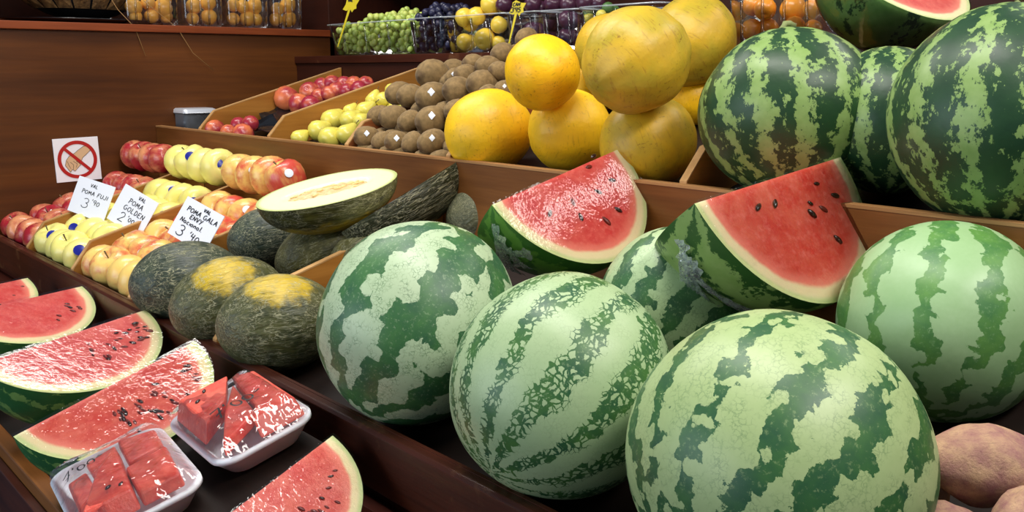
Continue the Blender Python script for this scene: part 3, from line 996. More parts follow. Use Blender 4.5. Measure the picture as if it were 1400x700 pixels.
w3, Cw3, Rw3 = lune('watermelon_wedge', mw3, uw3, ww3, 1.52, math.radians(76), M['dm_wedge'], M['flesh'],
     'shiny film wrapped watermelon wedge, second from the white packs', 'watermelon', WG, band_seeds(30, 5, 0.0, 0.8, 0.25, 0.65), M['film_wedge'], seed=33, T=T0)
mw2, uw2, ww2 = (22, 412), (96, -22), (60, 50)
lune('watermelon_wedge', mw2, uw2, ww2, 1.86, math.radians(76), M['dm_wedge'], M['flesh'],
     'watermelon wedge under creased film, third from the white packs', 'watermelon', WG, band_seeds(10, 6, 0.0, 0.8, 0.3, 0.7), M['film_wedge'], seed=35, T=T0)
mw1, uw1, ww1 = (-42, 397), (84, -18), (50, 42)
lune('watermelon_wedge', mw1, uw1, ww1, 2.12, math.radians(76), M['dm_wedge'], M['flesh'],
     'farthest watermelon wedge, cut off by the left picture edge', 'watermelon', WG, band_seeds(8, 7, 0.0, 0.8, 0.3, 0.7), M['film_wedge'], seed=37, T=T0)
mw5, uw5, ww5 = (362, 666), (100, -76), (96, 82)
lune('watermelon_wedge', mw5, uw5, ww5, 1.06, math.radians(76), M['dm_wedge'], M['flesh_orange'],
     'nearest watermelon wedge at the bottom, right of the white packs', 'watermelon', WG, band_seeds(18, 8, -0.3, 0.7, 0.4, 0.7), M['film_wedge'], seed=39, T=T0)

# ---------------------------------------------------------------- packs of melon pieces
def stroke_text(parent, name, strokes, m, w, place):
    """flat ribbons along pen strokes; place(x, y) gives the point and the normal"""
    vs, fs = [], []
    for st in strokes:
        pts = [Vector((x, y, 0)) for x, y in st]
        fine = []
        for a, b in zip(pts, pts[1:]):
            n = max(1, int((b - a).length / 0.12))
            fine += [a.lerp(b, i / n) for i in range(n)]
        fine.append(pts[-1])
        base = len(vs)
        for i, p in enumerate(fine):
            d = (fine[min(i + 1, len(fine) - 1)] - fine[max(i - 1, 0)])
            d = d.normalized() if d.length > 1e-6 else Vector((1, 0, 0))
            s = Vector((-d.y, d.x, 0)) * w
            vs.append(place(p.x + s.x, p.y + s.y))
            vs.append(place(p.x - s.x, p.y - s.y))
        for i in range(len(fine) - 1):
            a = base + 2 * i
            fs.append((a, a + 1, a + 3, a + 2))
    return link(name, mesh_from(name, vs, fs, False), m, parent)

def arc(cx, cy, rx, ry, a0, a1, n=10):
    return [(cx + rx * math.cos(math.radians(a0 + (a1 - a0) * i / n)), cy + ry * math.sin(math.radians(a0 + (a1 - a0) * i / n))) for i in range(n + 1)]

GLYPH = {
    'P': [[(0.1, 0), (0.15, 1)], [(0, 0.95)] + arc(0.25, 0.75, 0.35, 0.25, 90, -90)],
    'O': [arc(0.32, 0.45, 0.32, 0.42, 100, 460, 14)],
    'M': [[(0, 0), (0.1, 0.9), (0.32, 0.3), (0.55, 0.9), (0.65, 0)]],
    'A': [[(0, 0), (0.32, 1), (0.62, 0)], [(0.12, 0.35), (0.52, 0.38)]],
    'F': [[(0.05, 0), (0.1, 0.95), (0.6, 1)], [(0.08, 0.5), (0.45, 0.52)]],
    'U': [[(0, 0.95), (0.02, 0.3)] + arc(0.28, 0.25, 0.26, 0.25, 180, 360) + [(0.55, 0.95)]],
    'J': [[(0.5, 1), (0.48, 0.2)] + arc(0.25, 0.2, 0.23, 0.2, 0, -170)],
    'I': [[(0.15, 0), (0.18, 0.95)]],
    'G': [arc(0.34, 0.48, 0.34, 0.46, 60, 330) + [(0.66, 0.4), (0.4, 0.42)]],
    'L': [[(0.05, 1), (0.05, 0), (0.5, 0.03)]],
    'D': [[(0.08, 0), (0.1, 0.95)] + arc(0.1, 0.48, 0.45, 0.47, 90, -90)],
    'E': [[(0.55, 0.95), (0.08, 0.92), (0.05, 0.02), (0.55, 0)], [(0.06, 0.48), (0.42, 0.5)]],
    'N': [[(0, 0), (0.05, 0.9), (0.5, 0.05), (0.55, 0.95)]],
    'V': [[(0, 0.95), (0.28, 0), (0.58, 1)]],
    'Y': [[(0, 0.95), (0.26, 0.5)], [(0.58, 1), (0.15, -0.1)]],
    'R': [[(0.05, 0), (0.1, 0.95)] + arc(0.2, 0.72, 0.3, 0.24, 90, -90) + [(0.55, 0)]],
    'C': [arc(0.32, 0.45, 0.3, 0.42, 50, 310)],
    'S': [arc(0.28, 0.7, 0.24, 0.24, 50, 260) + arc(0.28, 0.24, 0.26, 0.24, 90, -150)],
    'a': [arc(0.24, 0.25, 0.22, 0.24, 20, 380, 12) + [(0.5, 0)]],
    'c': [arc(0.24, 0.25, 0.22, 0.24, 50, 310)],
    'i': [[(0.1, 0), (0.1, 0.5)]],
    'o': [arc(0.22, 0.25, 0.22, 0.24, 90, 450, 12)],
    'n': [[(0.02, 0), (0.05, 0.5)], [(0.05, 0.35)] + arc(0.22, 0.3, 0.17, 0.2, 150, 0) + [(0.4, 0)]],
    'l': [[(0.1, 1), (0.12, 0)]],
    '.': [[(0.05, 0), (0.1, 0.05)]],
    "'": [[(0.12, 1.05), (0.04, 0.75)]],
    '-': [[(0, 0.5), (0.4, 0.55)], [(0.12, 0.68), (0.25, 0.7)]],
    '0': [arc(0.25, 0.38, 0.24, 0.38, 100, 460, 14)],
    '1': [[(0.0, 0.7), (0.2, 1), (0.2, 0)]],
    '2': [arc(0.26, 0.72, 0.25, 0.27, 170, -30) + [(0.0, 0), (0.6, 0.03)]],
    '3': [arc(0.24, 0.74, 0.26, 0.24, 150, -80) + arc(0.24, 0.25, 0.32, 0.27, 85, -160)],
    '4': [[(0.1, 0.95), (0.02, 0.45), (0.5, 0.48)], [(0.42, 0.9), (0.38, 0)]],
    '5': [[(0.55, 1), (0.12, 0.98), (0.1, 0.58)] + arc(0.26, 0.3, 0.28, 0.3, 110, -150)],
    '7': [[(0.0, 0.95), (0.55, 1), (0.15, 0)], [(0.1, 0.5), (0.5, 0.52)]],
    '9': [arc(0.26, 0.7, 0.22, 0.24, 0, 360, 12) + [(0.46, 0.65), (0.36, 0)]],
    ' ': [],
}

def write(text, x, y, h, gap=0.2, slant=0.0):
    out = []
    cx = x
    for ch in text:
        g_ = GLYPH[ch]
        mx = max([p[0] for s in g_ for p in s] or [0.3])
        for s in g_:
            out.append([(cx + (px + slant * py) * h, y + py * h) for px, py in s])
        cx += (mx + gap) * h
    return out

def rrect(w, d, r, n=6):
    pts = []
    for cx, cy, a0 in ((w - r, d - r, 0), (-w + r, d - r, 90), (-w + r, -d + r, 180), (w - r, -d + r, 270)):
        for i in range(n + 1):
            a = math.radians(a0 + 90 * i / n)
            pts.append((cx + r * math.cos(a), cy + r * math.sin(a)))
    return pts

def loops_mesh(name, loops, cap_first=True, cap_last=True):
    vs, fs = [], []
    n = len(loops[0])
    for lp in loops:
        vs += [Vector(p) for p in lp]
    for j in range(len(loops) - 1):
        for i in range(n):
            i2 = (i + 1) % n
            fs.append((j * n + i, j * n + i2, (j + 1) * n + i2, (j + 1) * n + i))
    if cap_first:
        fs.append(tuple(range(n))[::-1])
    if cap_last:
        fs.append(tuple((len(loops) - 1) * n + i for i in range(n)))
    return mesh_from(name, vs, fs)

def chunk_mesh(name, poly, z0, z1, shear=(0, 0), seed=0, taper=0.93):
    """cut piece of flesh: a prism with softened edges"""
    bm = bmesh.new()
    cx = sum(p[0] for p in poly) / len(poly)
    cy = sum(p[1] for p in poly) / len(poly)
    a = [bm.verts.new((x, y, z0)) for x, y in poly]
    tops = []
    for x, y in poly:
        tops.append(bm.verts.new((cx + (x - cx) * taper + shear[0], cy + (y - cy) * taper + shear[1], z1)))
    n = len(a)
    bm.faces.new(a[::-1])
    bm.faces.new(tops)
    for i in range(n):
        bm.faces.new((a[i], a[(i + 1) % n], tops[(i + 1) % n], tops[i]))
    bmesh.ops.recalc_face_normals(bm, faces=bm.faces)
    bmesh.ops.bevel(bm, geom=list(bm.edges), offset=0.003, segments=2, affect='EDGES', profile=0.5)
    me = bpy.data.meshes.new(name)
    bm.to_mesh(me)
    bm.free()
    me.polygons.foreach_set('use_smooth', [False] * len(me.polygons))
    return me

g = Mat('melon_piece_flesh')
v_ = g.vmath('SCALE', g.obj, scale=9.0)
n_ = g.noise(v_, 4, 5, 0.65)
c_ = g.mix(g.mapr(n_, 0.35, 0.65), srgb(208, 62, 52), srgb(224, 104, 84))
c_ = g.mix(g.mapr(g.noise(v_, 20, 4, 0.7), 0.5, 0.8, 0, 0.4), c_, srgb(234, 146, 126))
M['piece'] = g.pbr(c_, 0.35, g.bump(g.noise(v_, 14, 4, 0.7), 0.3, 0.003), sss=0.15, sss_r=(0.02, 0.006, 0.004))

def pack(corner_l, corner_t, corner_r, h, label, pieces, seeds, text, film_h, tdepth=0.032):
    A, B, C_ = [on_plane(T0, h, *p) for p in (corner_l, corner_t, corner_r)]
    ex = (B - A)
    ey = (C_ - B)
    n = ex.cross(ey).normalized()
    if n.z < 0:
        n = -n
    # square up the two edges, turning each by half of what is missing
    x1 = ex.normalized()
    x2 = ey.cross(n).normalized()
    if x2.dot(x1) < 0:
        x2 = -x2
    x = (x1 + x2).normalized()
    y = n.cross(x)
    w, d = ex.length / 2, ey.length / 2
    ctr = (A + C_) / 2
    # local frame: X runs up the tray slope, Y across, Z up; the tray's rim is at Z = 0
    root = empty('melon_pack', ctr, Matrix((x, y, n)).transposed().to_quaternion())
    tag(root, label, 'melon pack', 'wrapped foam trays of watermelon pieces')
    L = lambda s, z, r: [(px, py, z) for px, py in rrect(w - s, d - s, r)]
    r = 0.028
    tray = loops_mesh('foam_tray', [L(0.020, -tdepth, r * 0.8), L(0.002, -0.006, r), L(0.0, -0.005, r), L(0.0, 0.0, r), L(0.003, 0.0015, r), L(0.007, 0.0, r * 0.9), L(0.022, -tdepth + 0.005, r * 0.7)])
    link('foam_tray', tray, M['foam'], root)
    for i, (poly, z0, z1, sh) in enumerate(pieces):
        link('melon_piece', chunk_mesh('melon_piece', [(px * w * 0.98, py * d * 0.98) for px, py in poly], z0, z1, sh, i), M['piece'], root)
    sv, sf = lathe([(0, -1), (0.6, -0.6), (0.85, -0.1), (0.6, 0.6), (0, 1)], 8)
    for (px, py, pz, a) in seeds:
        link('seed', mesh_from('seed', sv, sf), M['seed'], root, (px * w, py * d, pz), (Matrix.Rotation(a, 4, 'Z') @ Matrix.Rotation(PI / 2, 4, 'Y')).to_quaternion(), (0.0022, 0.003, 0.005))
    # film stretched from the rim over the pieces
    nx, ny = 44, 32
    vs, fs = [], []
    def fh(px, py):
        e = max(abs(px), abs(py))
        hh = film_h * min(1.0, (1 - e) * 3.0) if e < 1 else 0
        hh *= 0.86 + 0.22 * mnoise.noise(Vector((px * 1.4, py * 1.4, film_h * 50)))
        return 0.003 + hh + 0.0016 * mnoise.noise(Vector((px * 5 + py * 2, py * 5, 3)))
    for j in range(ny + 1):
        for i in range(nx + 1):
            px, py = i / nx * 2 - 1, j / ny * 2 - 1
            # keep the corners round
            q = max(1e-6, (abs(px) ** 8 + abs(py) ** 8) ** (1 / 8))
            m_ = max(abs(px), abs(py))
            f = m_ / q if m_ > 0 else 1
            X, Y = px * f, py * f
            vs.append((X * w * 0.995, Y * d * 0.995, fh(X, Y)))
    for j in range(ny):
        for i in range(nx):
            a = j * (nx + 1) + i
            fs.append((a, a + 1, a + nx + 2, a + nx + 1))
    link('cling_film', mesh_from('cling_film', vs, fs), M['film_pack'], root)
    tx, ty, th, ta = text
    ca, sa = math.cos(ta), math.sin(ta)
    def place(px, py):
        X, Y = tx * w + (px * ca - py * sa) * th, ty * d + (px * sa + py * ca) * th
        return (X, Y, fh(X / w, Y / d) + 0.0016)
    stroke_text(root, 'pen_price', write("7'00-", 0, 0, 1.0, 0.18), M['ink'], 0.055, place)
    return root

pack((50, 655), (207, 587), (299, 655), 0.115, 'white foam pack of watermelon pieces, left one at the bottom edge',
     [([(-0.36, -0.02), (0.16, 0.52), (-0.02, -0.86), (-0.86, -0.86)], -0.001, 0.022, (0.0, 0.01)),
      ([(0.06, -0.05), (0.84, 0.02), (0.72, -0.86), (0.02, -0.86)], -0.001, 0.017, (0, 0)),
      ([(0.22, 0.84), (0.88, 0.66), (0.82, 0.10), (0.16, 0.05)], -0.001, 0.013, (0, 0)),
      ([(-0.40, 0.72), (0.16, 0.84), (0.12, 0.56), (-0.40, 0.06)], -0.001, 0.008, (0, 0)),
      ([(-0.80, 0.40), (-0.44, 0.50), (-0.44, -0.06), (-0.84, -0.40)], -0.001, 0.009, (0, 0))],
     [(-0.30, -0.45, 0.023, 0.6), (-0.12, -0.5, 0.022, 0.9)], (-0.80, 0.22, 0.018, 0.05), 0.026)
pack((217, 578), (346, 516), (443, 563), 0.125, 'white foam pack of watermelon pieces, right one beside the tray wall',
     [([(-0.84, 0.88), (0.30, 0.88), (-0.20, 0.12), (-0.86, -0.30)], -0.001, 0.026, (0.01, 0.0)),
      ([(-0.22, 0.06), (0.44, 0.84), (0.20, -0.40), (-0.80, -0.86)], -0.001, 0.014, (0.0, 0.0)),
      ([(0.46, 0.80), (0.90, 0.62), (0.86, -0.88), (-0.10, -0.88), (0.20, -0.50)], -0.001, 0.022, (0.0, 0.01))],
     [(-0.45, 0.45, 0.027, 0.5), (-0.2, 0.66, 0.027, 1.0)], (-0.50, -0.42, 0.024, 0.12), 0.030)

# ================================================================== LONG GREEN MELONS
def long_mesh(name, tall=1.35, seed=0):
    def fn(v):
        a = math.atan2(v.y, v.x)
        s = math.sqrt(max(0, 1 - v.z * v.z))
        k = 1 + 0.03 * mnoise.noise(v * 1.5 + Vector((seed, 0, 0))) + 0.006 * s * math.cos(10 * a)
        zz = v.z * (1 + 0.06 * v.z * v.z)
        return Vector((v.x * k, v.y * k, zz * tall))
    vs, fs = ball(44, 30, fn)
    return mesh_from(name, vs, fs)

LMG = 'whole long green melons in the middle tray'
LM = []
def longm(u, v, rpx, axis, m, label, tall=1.32, seed=0, touch=(), xdir=None, t0=0.6, T=T1, keep=True, k=1.0):
    P, r = fit(u, v, rpx, T, touch, t0, k)
    o = whole('long_melon', long_mesh('long_melon', tall, seed), M[m], P, r, axis, label, 'melon', LMG, xdir)
    if keep:
        LM.append((P, r))
    return o
view = lambda u, v: -ray(u, v).normalized()
longm(383, 441, 66, screen_dir(0.94, -0.10, 0.33), 'sapo_spot', 'front dark melon with a yellow ground spot, against the pale watermelon', 1.22, 1, xdir=screen_dir(-0.30, -0.72, -0.60))
longm(312, 411, 60, screen_dir(0.86, -0.30, 0.42), 'sapo_spot', 'melon with a bright yellow spot on its top, second in the front row', 1.24, 2, xdir=screen_dir(0.42, -0.76, -0.50))
longm(258, 386, 57, screen_dir(0.88, -0.10, 0.46), 'sapo_green', 'plain dark green melon in front of the blushed apples', 1.28, 3)
longm(366, 326, 42, screen_dir(0.90, -0.2, 0.38), 'sapo_green', 'dark green melon lying beneath the cut melon half', 1.22, 4, t0=1.2)
longm(440, 342, 42, screen_dir(0.88, -0.42, 0.25), 'sapo_olive', 'olive green melon beneath the upright dark melon quarter', 1.5, 5, t0=1.2, xdir=screen_dir(-0.6, -0.75, 0))
longm(500, 352, 40, screen_dir(0.8, -0.5, 0.3), 'sapo_olive', 'olive melon mostly hidden behind the blotched pale watermelon', 1.3, 6, t0=1.3)
longm(668, 287, 44, screen_dir(0.85, -0.35, 0.4), 'sapo_grey', 'grey green melon against the upper board, behind the cut watermelon', 1.35, 7, t0=1.3)

# cut melon half
mh, uh, wh = (448, 258.5), (96, -23), (11, 18)
def half_gap(t):
    C, a, b = solve_frame(mh, uh, wh, t, 1.75, 1)
    n = a.cross(b).normalized() * 0.075
    if n.dot(ray(*mh)) < 0:
        n = -n
    pts = []
    for i in range(24):
        for j in range(1, 9):
            q, th = 2 * PI * i / 24, PI / 2 * j / 8
            pts.append(C + (a * math.cos(q) + b * math.sin(q)) * math.sin(th) + n * math.cos(th))
    return min((p - c).length - r for p in pts for c, r in LM)
th_ = 1.70
while th_ > 1.40 and half_gap(th_) > 0.0:
    th_ -= 0.005
C, a, b = solve_frame(mh, uh, wh, th_, 1.75, 1)
x, y = a.normalized(), b.normalized()
z = x.cross(y)
if z.dot(ray(*mh)) > 0:
    y = -y
    z = x.cross(y)
hm = tag(empty('long_melon_half', C, Matrix((x, y, z)).transposed().to_quaternion(), (a.length, b.length, 0.075)),
         'halved pale fleshed melon, cut face up, on top of the green melons', 'melon')
vs, fs = [], []
for j in range(17):
    th = PI / 2 + PI / 2 * j / 16
    for i in range(48):
        q = 2 * PI * i / 48
        vs.append(Vector((math.sin(th) * math.cos(q), math.sin(th) * math.sin(q), math.cos(th) * 1.05)))
for j in range(16):
    for i in range(48):
        fs.append((j * 48 + i, (j + 1) * 48 + i, (j + 1) * 48 + (i + 1) % 48, j * 48 + (i + 1) % 48))
# the rind shader runs along local Z: turn the mesh so that Z is the melon's length
rind = link('rind', mesh_from('rind', [Vector((-v.z, v.y, v.x)) for v in vs], fs), M['sapo_cut'], hm, (0, 0, 0), Matrix(((0, 0, 1), (0, 1, 0), (-1, 0, 0))).to_quaternion())
vs, fs = [Vector((0, 0, -0.16))], []
NR = 16
for j in range(1, NR + 1):
    q = j / NR
    for i in range(48):
        an = 2 * PI * i / 48
        px, py = q * math.cos(an), q * math.sin(an)
        cav = max(0.0, 1 - ((px / 0.62) ** 2 + (py / 0.33) ** 2))
        vs.append(Vector((px, py, 0.002 - 0.20 * min(1, cav * 2.2) ** 0.8)))
for i in range(48):
    fs.append((0, 1 + i, 1 + (i + 1) % 48))
for j in range(NR - 1):
    for i in range(48):
        A_, B_ = 1 + j * 48 + i, 1 + j * 48 + (i + 1) % 48
        fs.append((A_, A_ + 48, B_ + 48, B_))
link('flesh', mesh_from('flesh', vs, fs), M['cream_flesh'], hm)
vs, fs = ball(24, 12, lambda v: Vector((v.x * 0.60, v.y * 0.30 * (1 + 0.1 * mnoise.noise(v * 4)), v.z * 0.15 - 0.12 + 0.03 * mnoise.noise(v * 5))))
link('seed_pulp', mesh_from('seed_pulp', vs, fs), M['pulp'], hm)
pip = mesh_from('pip', *ball(8, 6))
pip.materials.append(M['melon_pip'])
R_ = random.Random(3)
for i in range(34):
    px, py = R_.uniform(-0.5, 0.5), R_.uniform(-0.2, 0.2)
    zz = -0.12 + 0.15 * math.sqrt(max(0.02, 1 - (px / 0.6) ** 2 - (py / 0.3) ** 2))
    link('pip', pip, None, hm, (px, py, zz), Matrix.Rotation(R_.uniform(-0.5, 0.5), 3, 'Z').to_quaternion(), (0.05, 0.028, 0.03))

# dark netted quarter standing beside it: the rind faces us
tip_a, tip_b = Vector((470, 322)), Vector((636, 222))
def quarter_gap(t):
    A, B = on_t(t - 0.07, 466, 318), on_t(t + 0.07, 640, 212)
    pts = [A.lerp(B, f) + Vector((0.03, -0.03, -0.05)) * math.sin(PI * f) for f in (0.1, 0.25, 0.4, 0.55, 0.7, 0.85)]
    return min((p - c).length - r for p in pts for c, r in LM + [MELONS['L']])
tq_ = 1.72
while tq_ > 1.42 and quarter_gap(tq_) > 0.0:
    tq_ -= 0.005
pA, pB = on_t(tq_ - 0.07, 466, 318), on_t(tq_ + 0.07, 640, 212)
Cq = (pA + pB) / 2
x = (pB - pA).normalized()
zc = (-ray(553, 272)).normalized()
D_ = math.radians(84)
wd_ = (zc - x * zc.dot(x)).normalized()
dn = Vector((0, 0, -1))
dn = (dn - x * dn.dot(x) - wd_ * dn.dot(wd_)).normalized()
y = wd_ * math.cos(D_) + dn * math.sin(D_)
z = -(wd_ - y * math.cos(D_)) / math.sin(D_)
if x.cross(y).dot(z) < 0:
    x = -x
Lq = (pB - pA).length / 2
mq = Matrix((x, y, z)).transposed()
qm = tag(empty('long_melon_quarter', Cq - zc * 0.01, mq.to_quaternion(), (Lq, 0.072, 0.072)), 'dark netted melon quarter, rind outward, leaning up to the right', 'melon')
vs, fs = [], []
for j in range(19):
    th = D_ * j / 18
    for i in range(41):
        ps = PI * i / 40
        vs.append(Vector((math.cos(ps), math.sin(ps) * math.cos(th), -math.sin(ps) * math.sin(th))))
for j in range(18):
    for i in range(40):
        A_ = j * 41 + i
        fs.append((A_, A_ + 1, A_ + 42, A_ + 41))
rot = Matrix(((0, 0, 1), (0, 1, 0), (-1, 0, 0)))
inv = rot.inverted()
link('rind', mesh_from('rind', [inv @ v for v in vs], fs), M['sapo_net'], qm, (0, 0, 0), rot.to_quaternion())
fv, ff = [], []
for th in (0.0, D_):
    base = len(fv)
    for j in range(7):
        for i in range(41):
            ps = PI * i / 40
            s = math.sin(ps) * j / 6
            fv.append(Vector((math.cos(ps), s * math.cos(th), -s * math.sin(th))))
    for j in range(6):
        for i in range(40):
            A_ = base + j * 41 + i
            ff.append((A_, A_ + 41, A_ + 42, A_ + 1))
link('flesh', mesh_from('flesh', fv, ff), M['cream_flesh'], qm)

# ================================================================== YELLOW MELONS
YMG = 'yellow melons piled in the upper tray'
YM = []
def yel(u, v, rpx, axis, m, label, touch=True, tall=1.05, seed=0, rib=0.02, nrib=9, stem=False, t0=0.9, k=1.0):
    P, r = fit(u, v, rpx, T2, YM if touch else (), t0, k)
    me = melon_mesh('yellow_melon', 44, 30, rib=rib, nrib=nrib, lump=0.035, seed=seed, tall=tall)
    o = whole('yellow_melon', me, M[m], P, r, axis, label, 'melon', YMG)
    YM.append((P, r))
    if stem:
        stalk(o, M['stalk'], tall * 0.97, curl=0.05, r=0.035, h=0.08)
    return o
yel(669, 179, 57, screen_dir(0.95, -0.22, 0.3), 'yel_b', 'yellow melon at the left front, beside the kiwis', False, 1.08, 1, 0.008)
yel(779, 179, 57, screen_dir(0.85, -0.2, 0.5), 'yel_b', 'yellow melon in the middle of the front three', False, 1.04, 2, 0.02)
yel(886, 195, 64, screen_dir(0.9, -0.35, 0.3), 'yel_d', 'greenish yellow melon with brown flecks, right end of the front three', False, 1.08, 3, 0.006)
yel(948, 135, 36, screen_dir(0.9, -0.2, 0.3), 'yel_a', 'orange yellow melon peeping out behind the front three at the right', False, 1.05, 4, 0.012, t0=1.5)
yel(800, 118, 42, screen_dir(0.3, -0.9, 0.3), 'yel_a', 'yellow melon showing as a sliver between its stacked neighbours', False, 1.0, 5, t0=1.6)
yel(742, 99, 52, screen_dir(-0.1, -0.25, -0.95), 'yel_a', 'round golden melon with brown scars on its end, on the left of the pile', True, 1.0, 6, 0.004)
yel(870, 82, 73, screen_dir(0.78, -0.55, 0.3), 'yel_c', 'biggest yellow melon, deeply ribbed, on the middle of the pile', True, 1.04, 7, 0.03, stem=True)
yel(832, 66, 46, screen_dir(0.5, -0.8, 0.3), 'yel_d', 'yellow melon behind the biggest ribbed one, seen left of it', True, 1.03, 8, 0.01, t0=1.75)
yel(946, 56, 60, screen_dir(0.55, -0.75, 0.3), 'yel_c', 'yellow melon behind the biggest ribbed one, seen right of it', True, 1.10, 9, 0.02, t0=1.72)

# ================================================================== SMALL FRUIT MESHES
APPLE_PROF = [(0, -0.72), (0.18, -0.78), (0.36, -0.86), (0.52, -0.86), (0.72, -0.72), (0.90, -0.40), (0.99, -0.02), (0.97, 0.32), (0.86, 0.60), (0.66, 0.80), (0.44, 0.86), (0.24, 0.80), (0.10, 0.66), (0, 0.58)]
def fruit_mesh(name, prof, m, seg=22, seed=0, wob=0.02):
    vs, fs = lathe(prof, seg, lambda v: v * (1 + wob * mnoise.noise(v * 1.2 + Vector((seed, seed, 0)))))
    me = mesh_from(name, vs, fs)
    me.materials.append(m)
    return me

stem_me = mesh_from('stem', *tube([(0, 0, 0.55), (0.01, 0, 0.8), (0.06, 0.02, 1.02)], [0.035, 0.03, 0.045], 6))
stem_me.materials.append(M['stalk'])
def sticker_mesh(name, m, size=0.24, sides=14, k=1.0):
    vs = [Vector((0, 0, 1.012))]
    n = 3
    for j in range(1, n + 1):
        for i in range(sides):
            a = 2 * PI * i / sides
            r = size * j / n
            p = Vector((r * math.cos(a), r * math.sin(a) * k, 1)).normalized()
            vs.append(p * 1.012)
    fs = [(0, 1 + i, 1 + (i + 1) % sides) for i in range(sides)]
    for j in range(n - 1):
        for i in range(sides):
            a, b = 1 + j * sides + i, 1 + j * sides + (i + 1) % sides
            fs.append((a, a + sides, b + sides, b))
    me = mesh_from(name, vs, fs)
    me.materials.append(m)
    return me
ST_BLUE = sticker_mesh('sticker', M['sticker_blue'], 0.27)
ST_WHITE = sticker_mesh('sticker', M['sticker_white'], 0.24, 4, 1.2)
ST_ROUND = sticker_mesh('sticker', M['sticker_white'], 0.2)

def stick(o, me, d, prof=APPLE_PROF):
    """sticker on the fruit, on the side that looks towards d (world)"""
    q = o.rotation_quaternion.inverted() @ d.to_track_quat('Z', 'Y')
    n = o.rotation_quaternion.inverted() @ d
    a = math.atan2(n.z, math.hypot(n.x, n.y))
    best = 1.0
    for (r0, z0), (r1, z1) in zip(prof, prof[1:]):
        a0, a1 = math.atan2(z0, r0), math.atan2(z1, r1)
        if a0 <= a <= a1:
            f = (a - a0) / max(1e-6, a1 - a0)
            best = math.hypot(r0, z0) * (1 - f) + math.hypot(r1, z1) * f
    return link('sticker', me, None, o, (0, 0, 0), q, best * 1.035)

def apples(name, x0, x1, m, kind, group, sticker, odds, seed, mk=3, r=0.0445):
    R_ = random.Random(seed)
    meshes = [fruit_mesh(name, APPLE_PROF, M[m], 22, seed + i, 0.05) for i in range(mk)]
    n = 4
    rows = 6
    made = []
    for j in range(rows):
        for i in range(n):
            y = 0.648 + 0.067 * j
            x = x0 + 0.006 + r + (x1 - x0 - 0.024 - 2 * r) * i / (n - 1) + R_.uniform(-0.003, 0.003)
            z = tz(T1, y) + r * 0.95 + (0.0 if j < 4 else 0.012 if j == 4 else 0.078) + R_.uniform(-0.002, 0.002)
            if j == rows - 1:
                y -= 0.012
            s = r * R_.uniform(0.97, 1.05)
            P = Vector((x, y + R_.uniform(-0.003, 0.003), z))
            ax = Vector((1.0, R_.uniform(-0.5, 0.3), R_.uniform(-0.2, 0.45)))
            if R_.random() < 0.25:
                ax = Vector((R_.uniform(-0.4, 0.4), -0.5, 1))
            o = link(name, meshes[R_.randrange(mk)], None, None, P, frame_q(ax, (R_.uniform(-1, 1), R_.uniform(-1, 1), R_.uniform(-1, 1))), s)
            tag(o, '%s, %s from the left in %s' % (kind, ORD[i], 'the front row' if j == 0 else 'the top back row' if j == rows - 1 else 'the %s row up' % ORD[j]), 'apple', group)
            link('stem', stem_me, None, o)
            if R_.random() < odds:
                d = (EYE - P).normalized() + Vector((R_.uniform(-0.3, 0.3), R_.uniform(-0.3, 0.1), R_.uniform(0.1, 0.5)))
                stick(o, sticker, d.normalized())
            made.append(o)
    return made
apples('red_apple', XW, -2.490, 'apple_red', 'red apple, left bin', 'red apples in the left bin', ST_WHITE, 0.22, 3, r=0.041)
apples('golden_apple', -2.478, -2.142, 'apple_gold', 'yellow apple, second bin', 'yellow apples in the second bin', ST_BLUE, 0.62, 5)
apples('blushed_apple', -2.13, -1.797, 'apple_envy', 'blushed apple, third bin', 'blushed apples in the third bin', ST_ROUND, 0.25, 9)

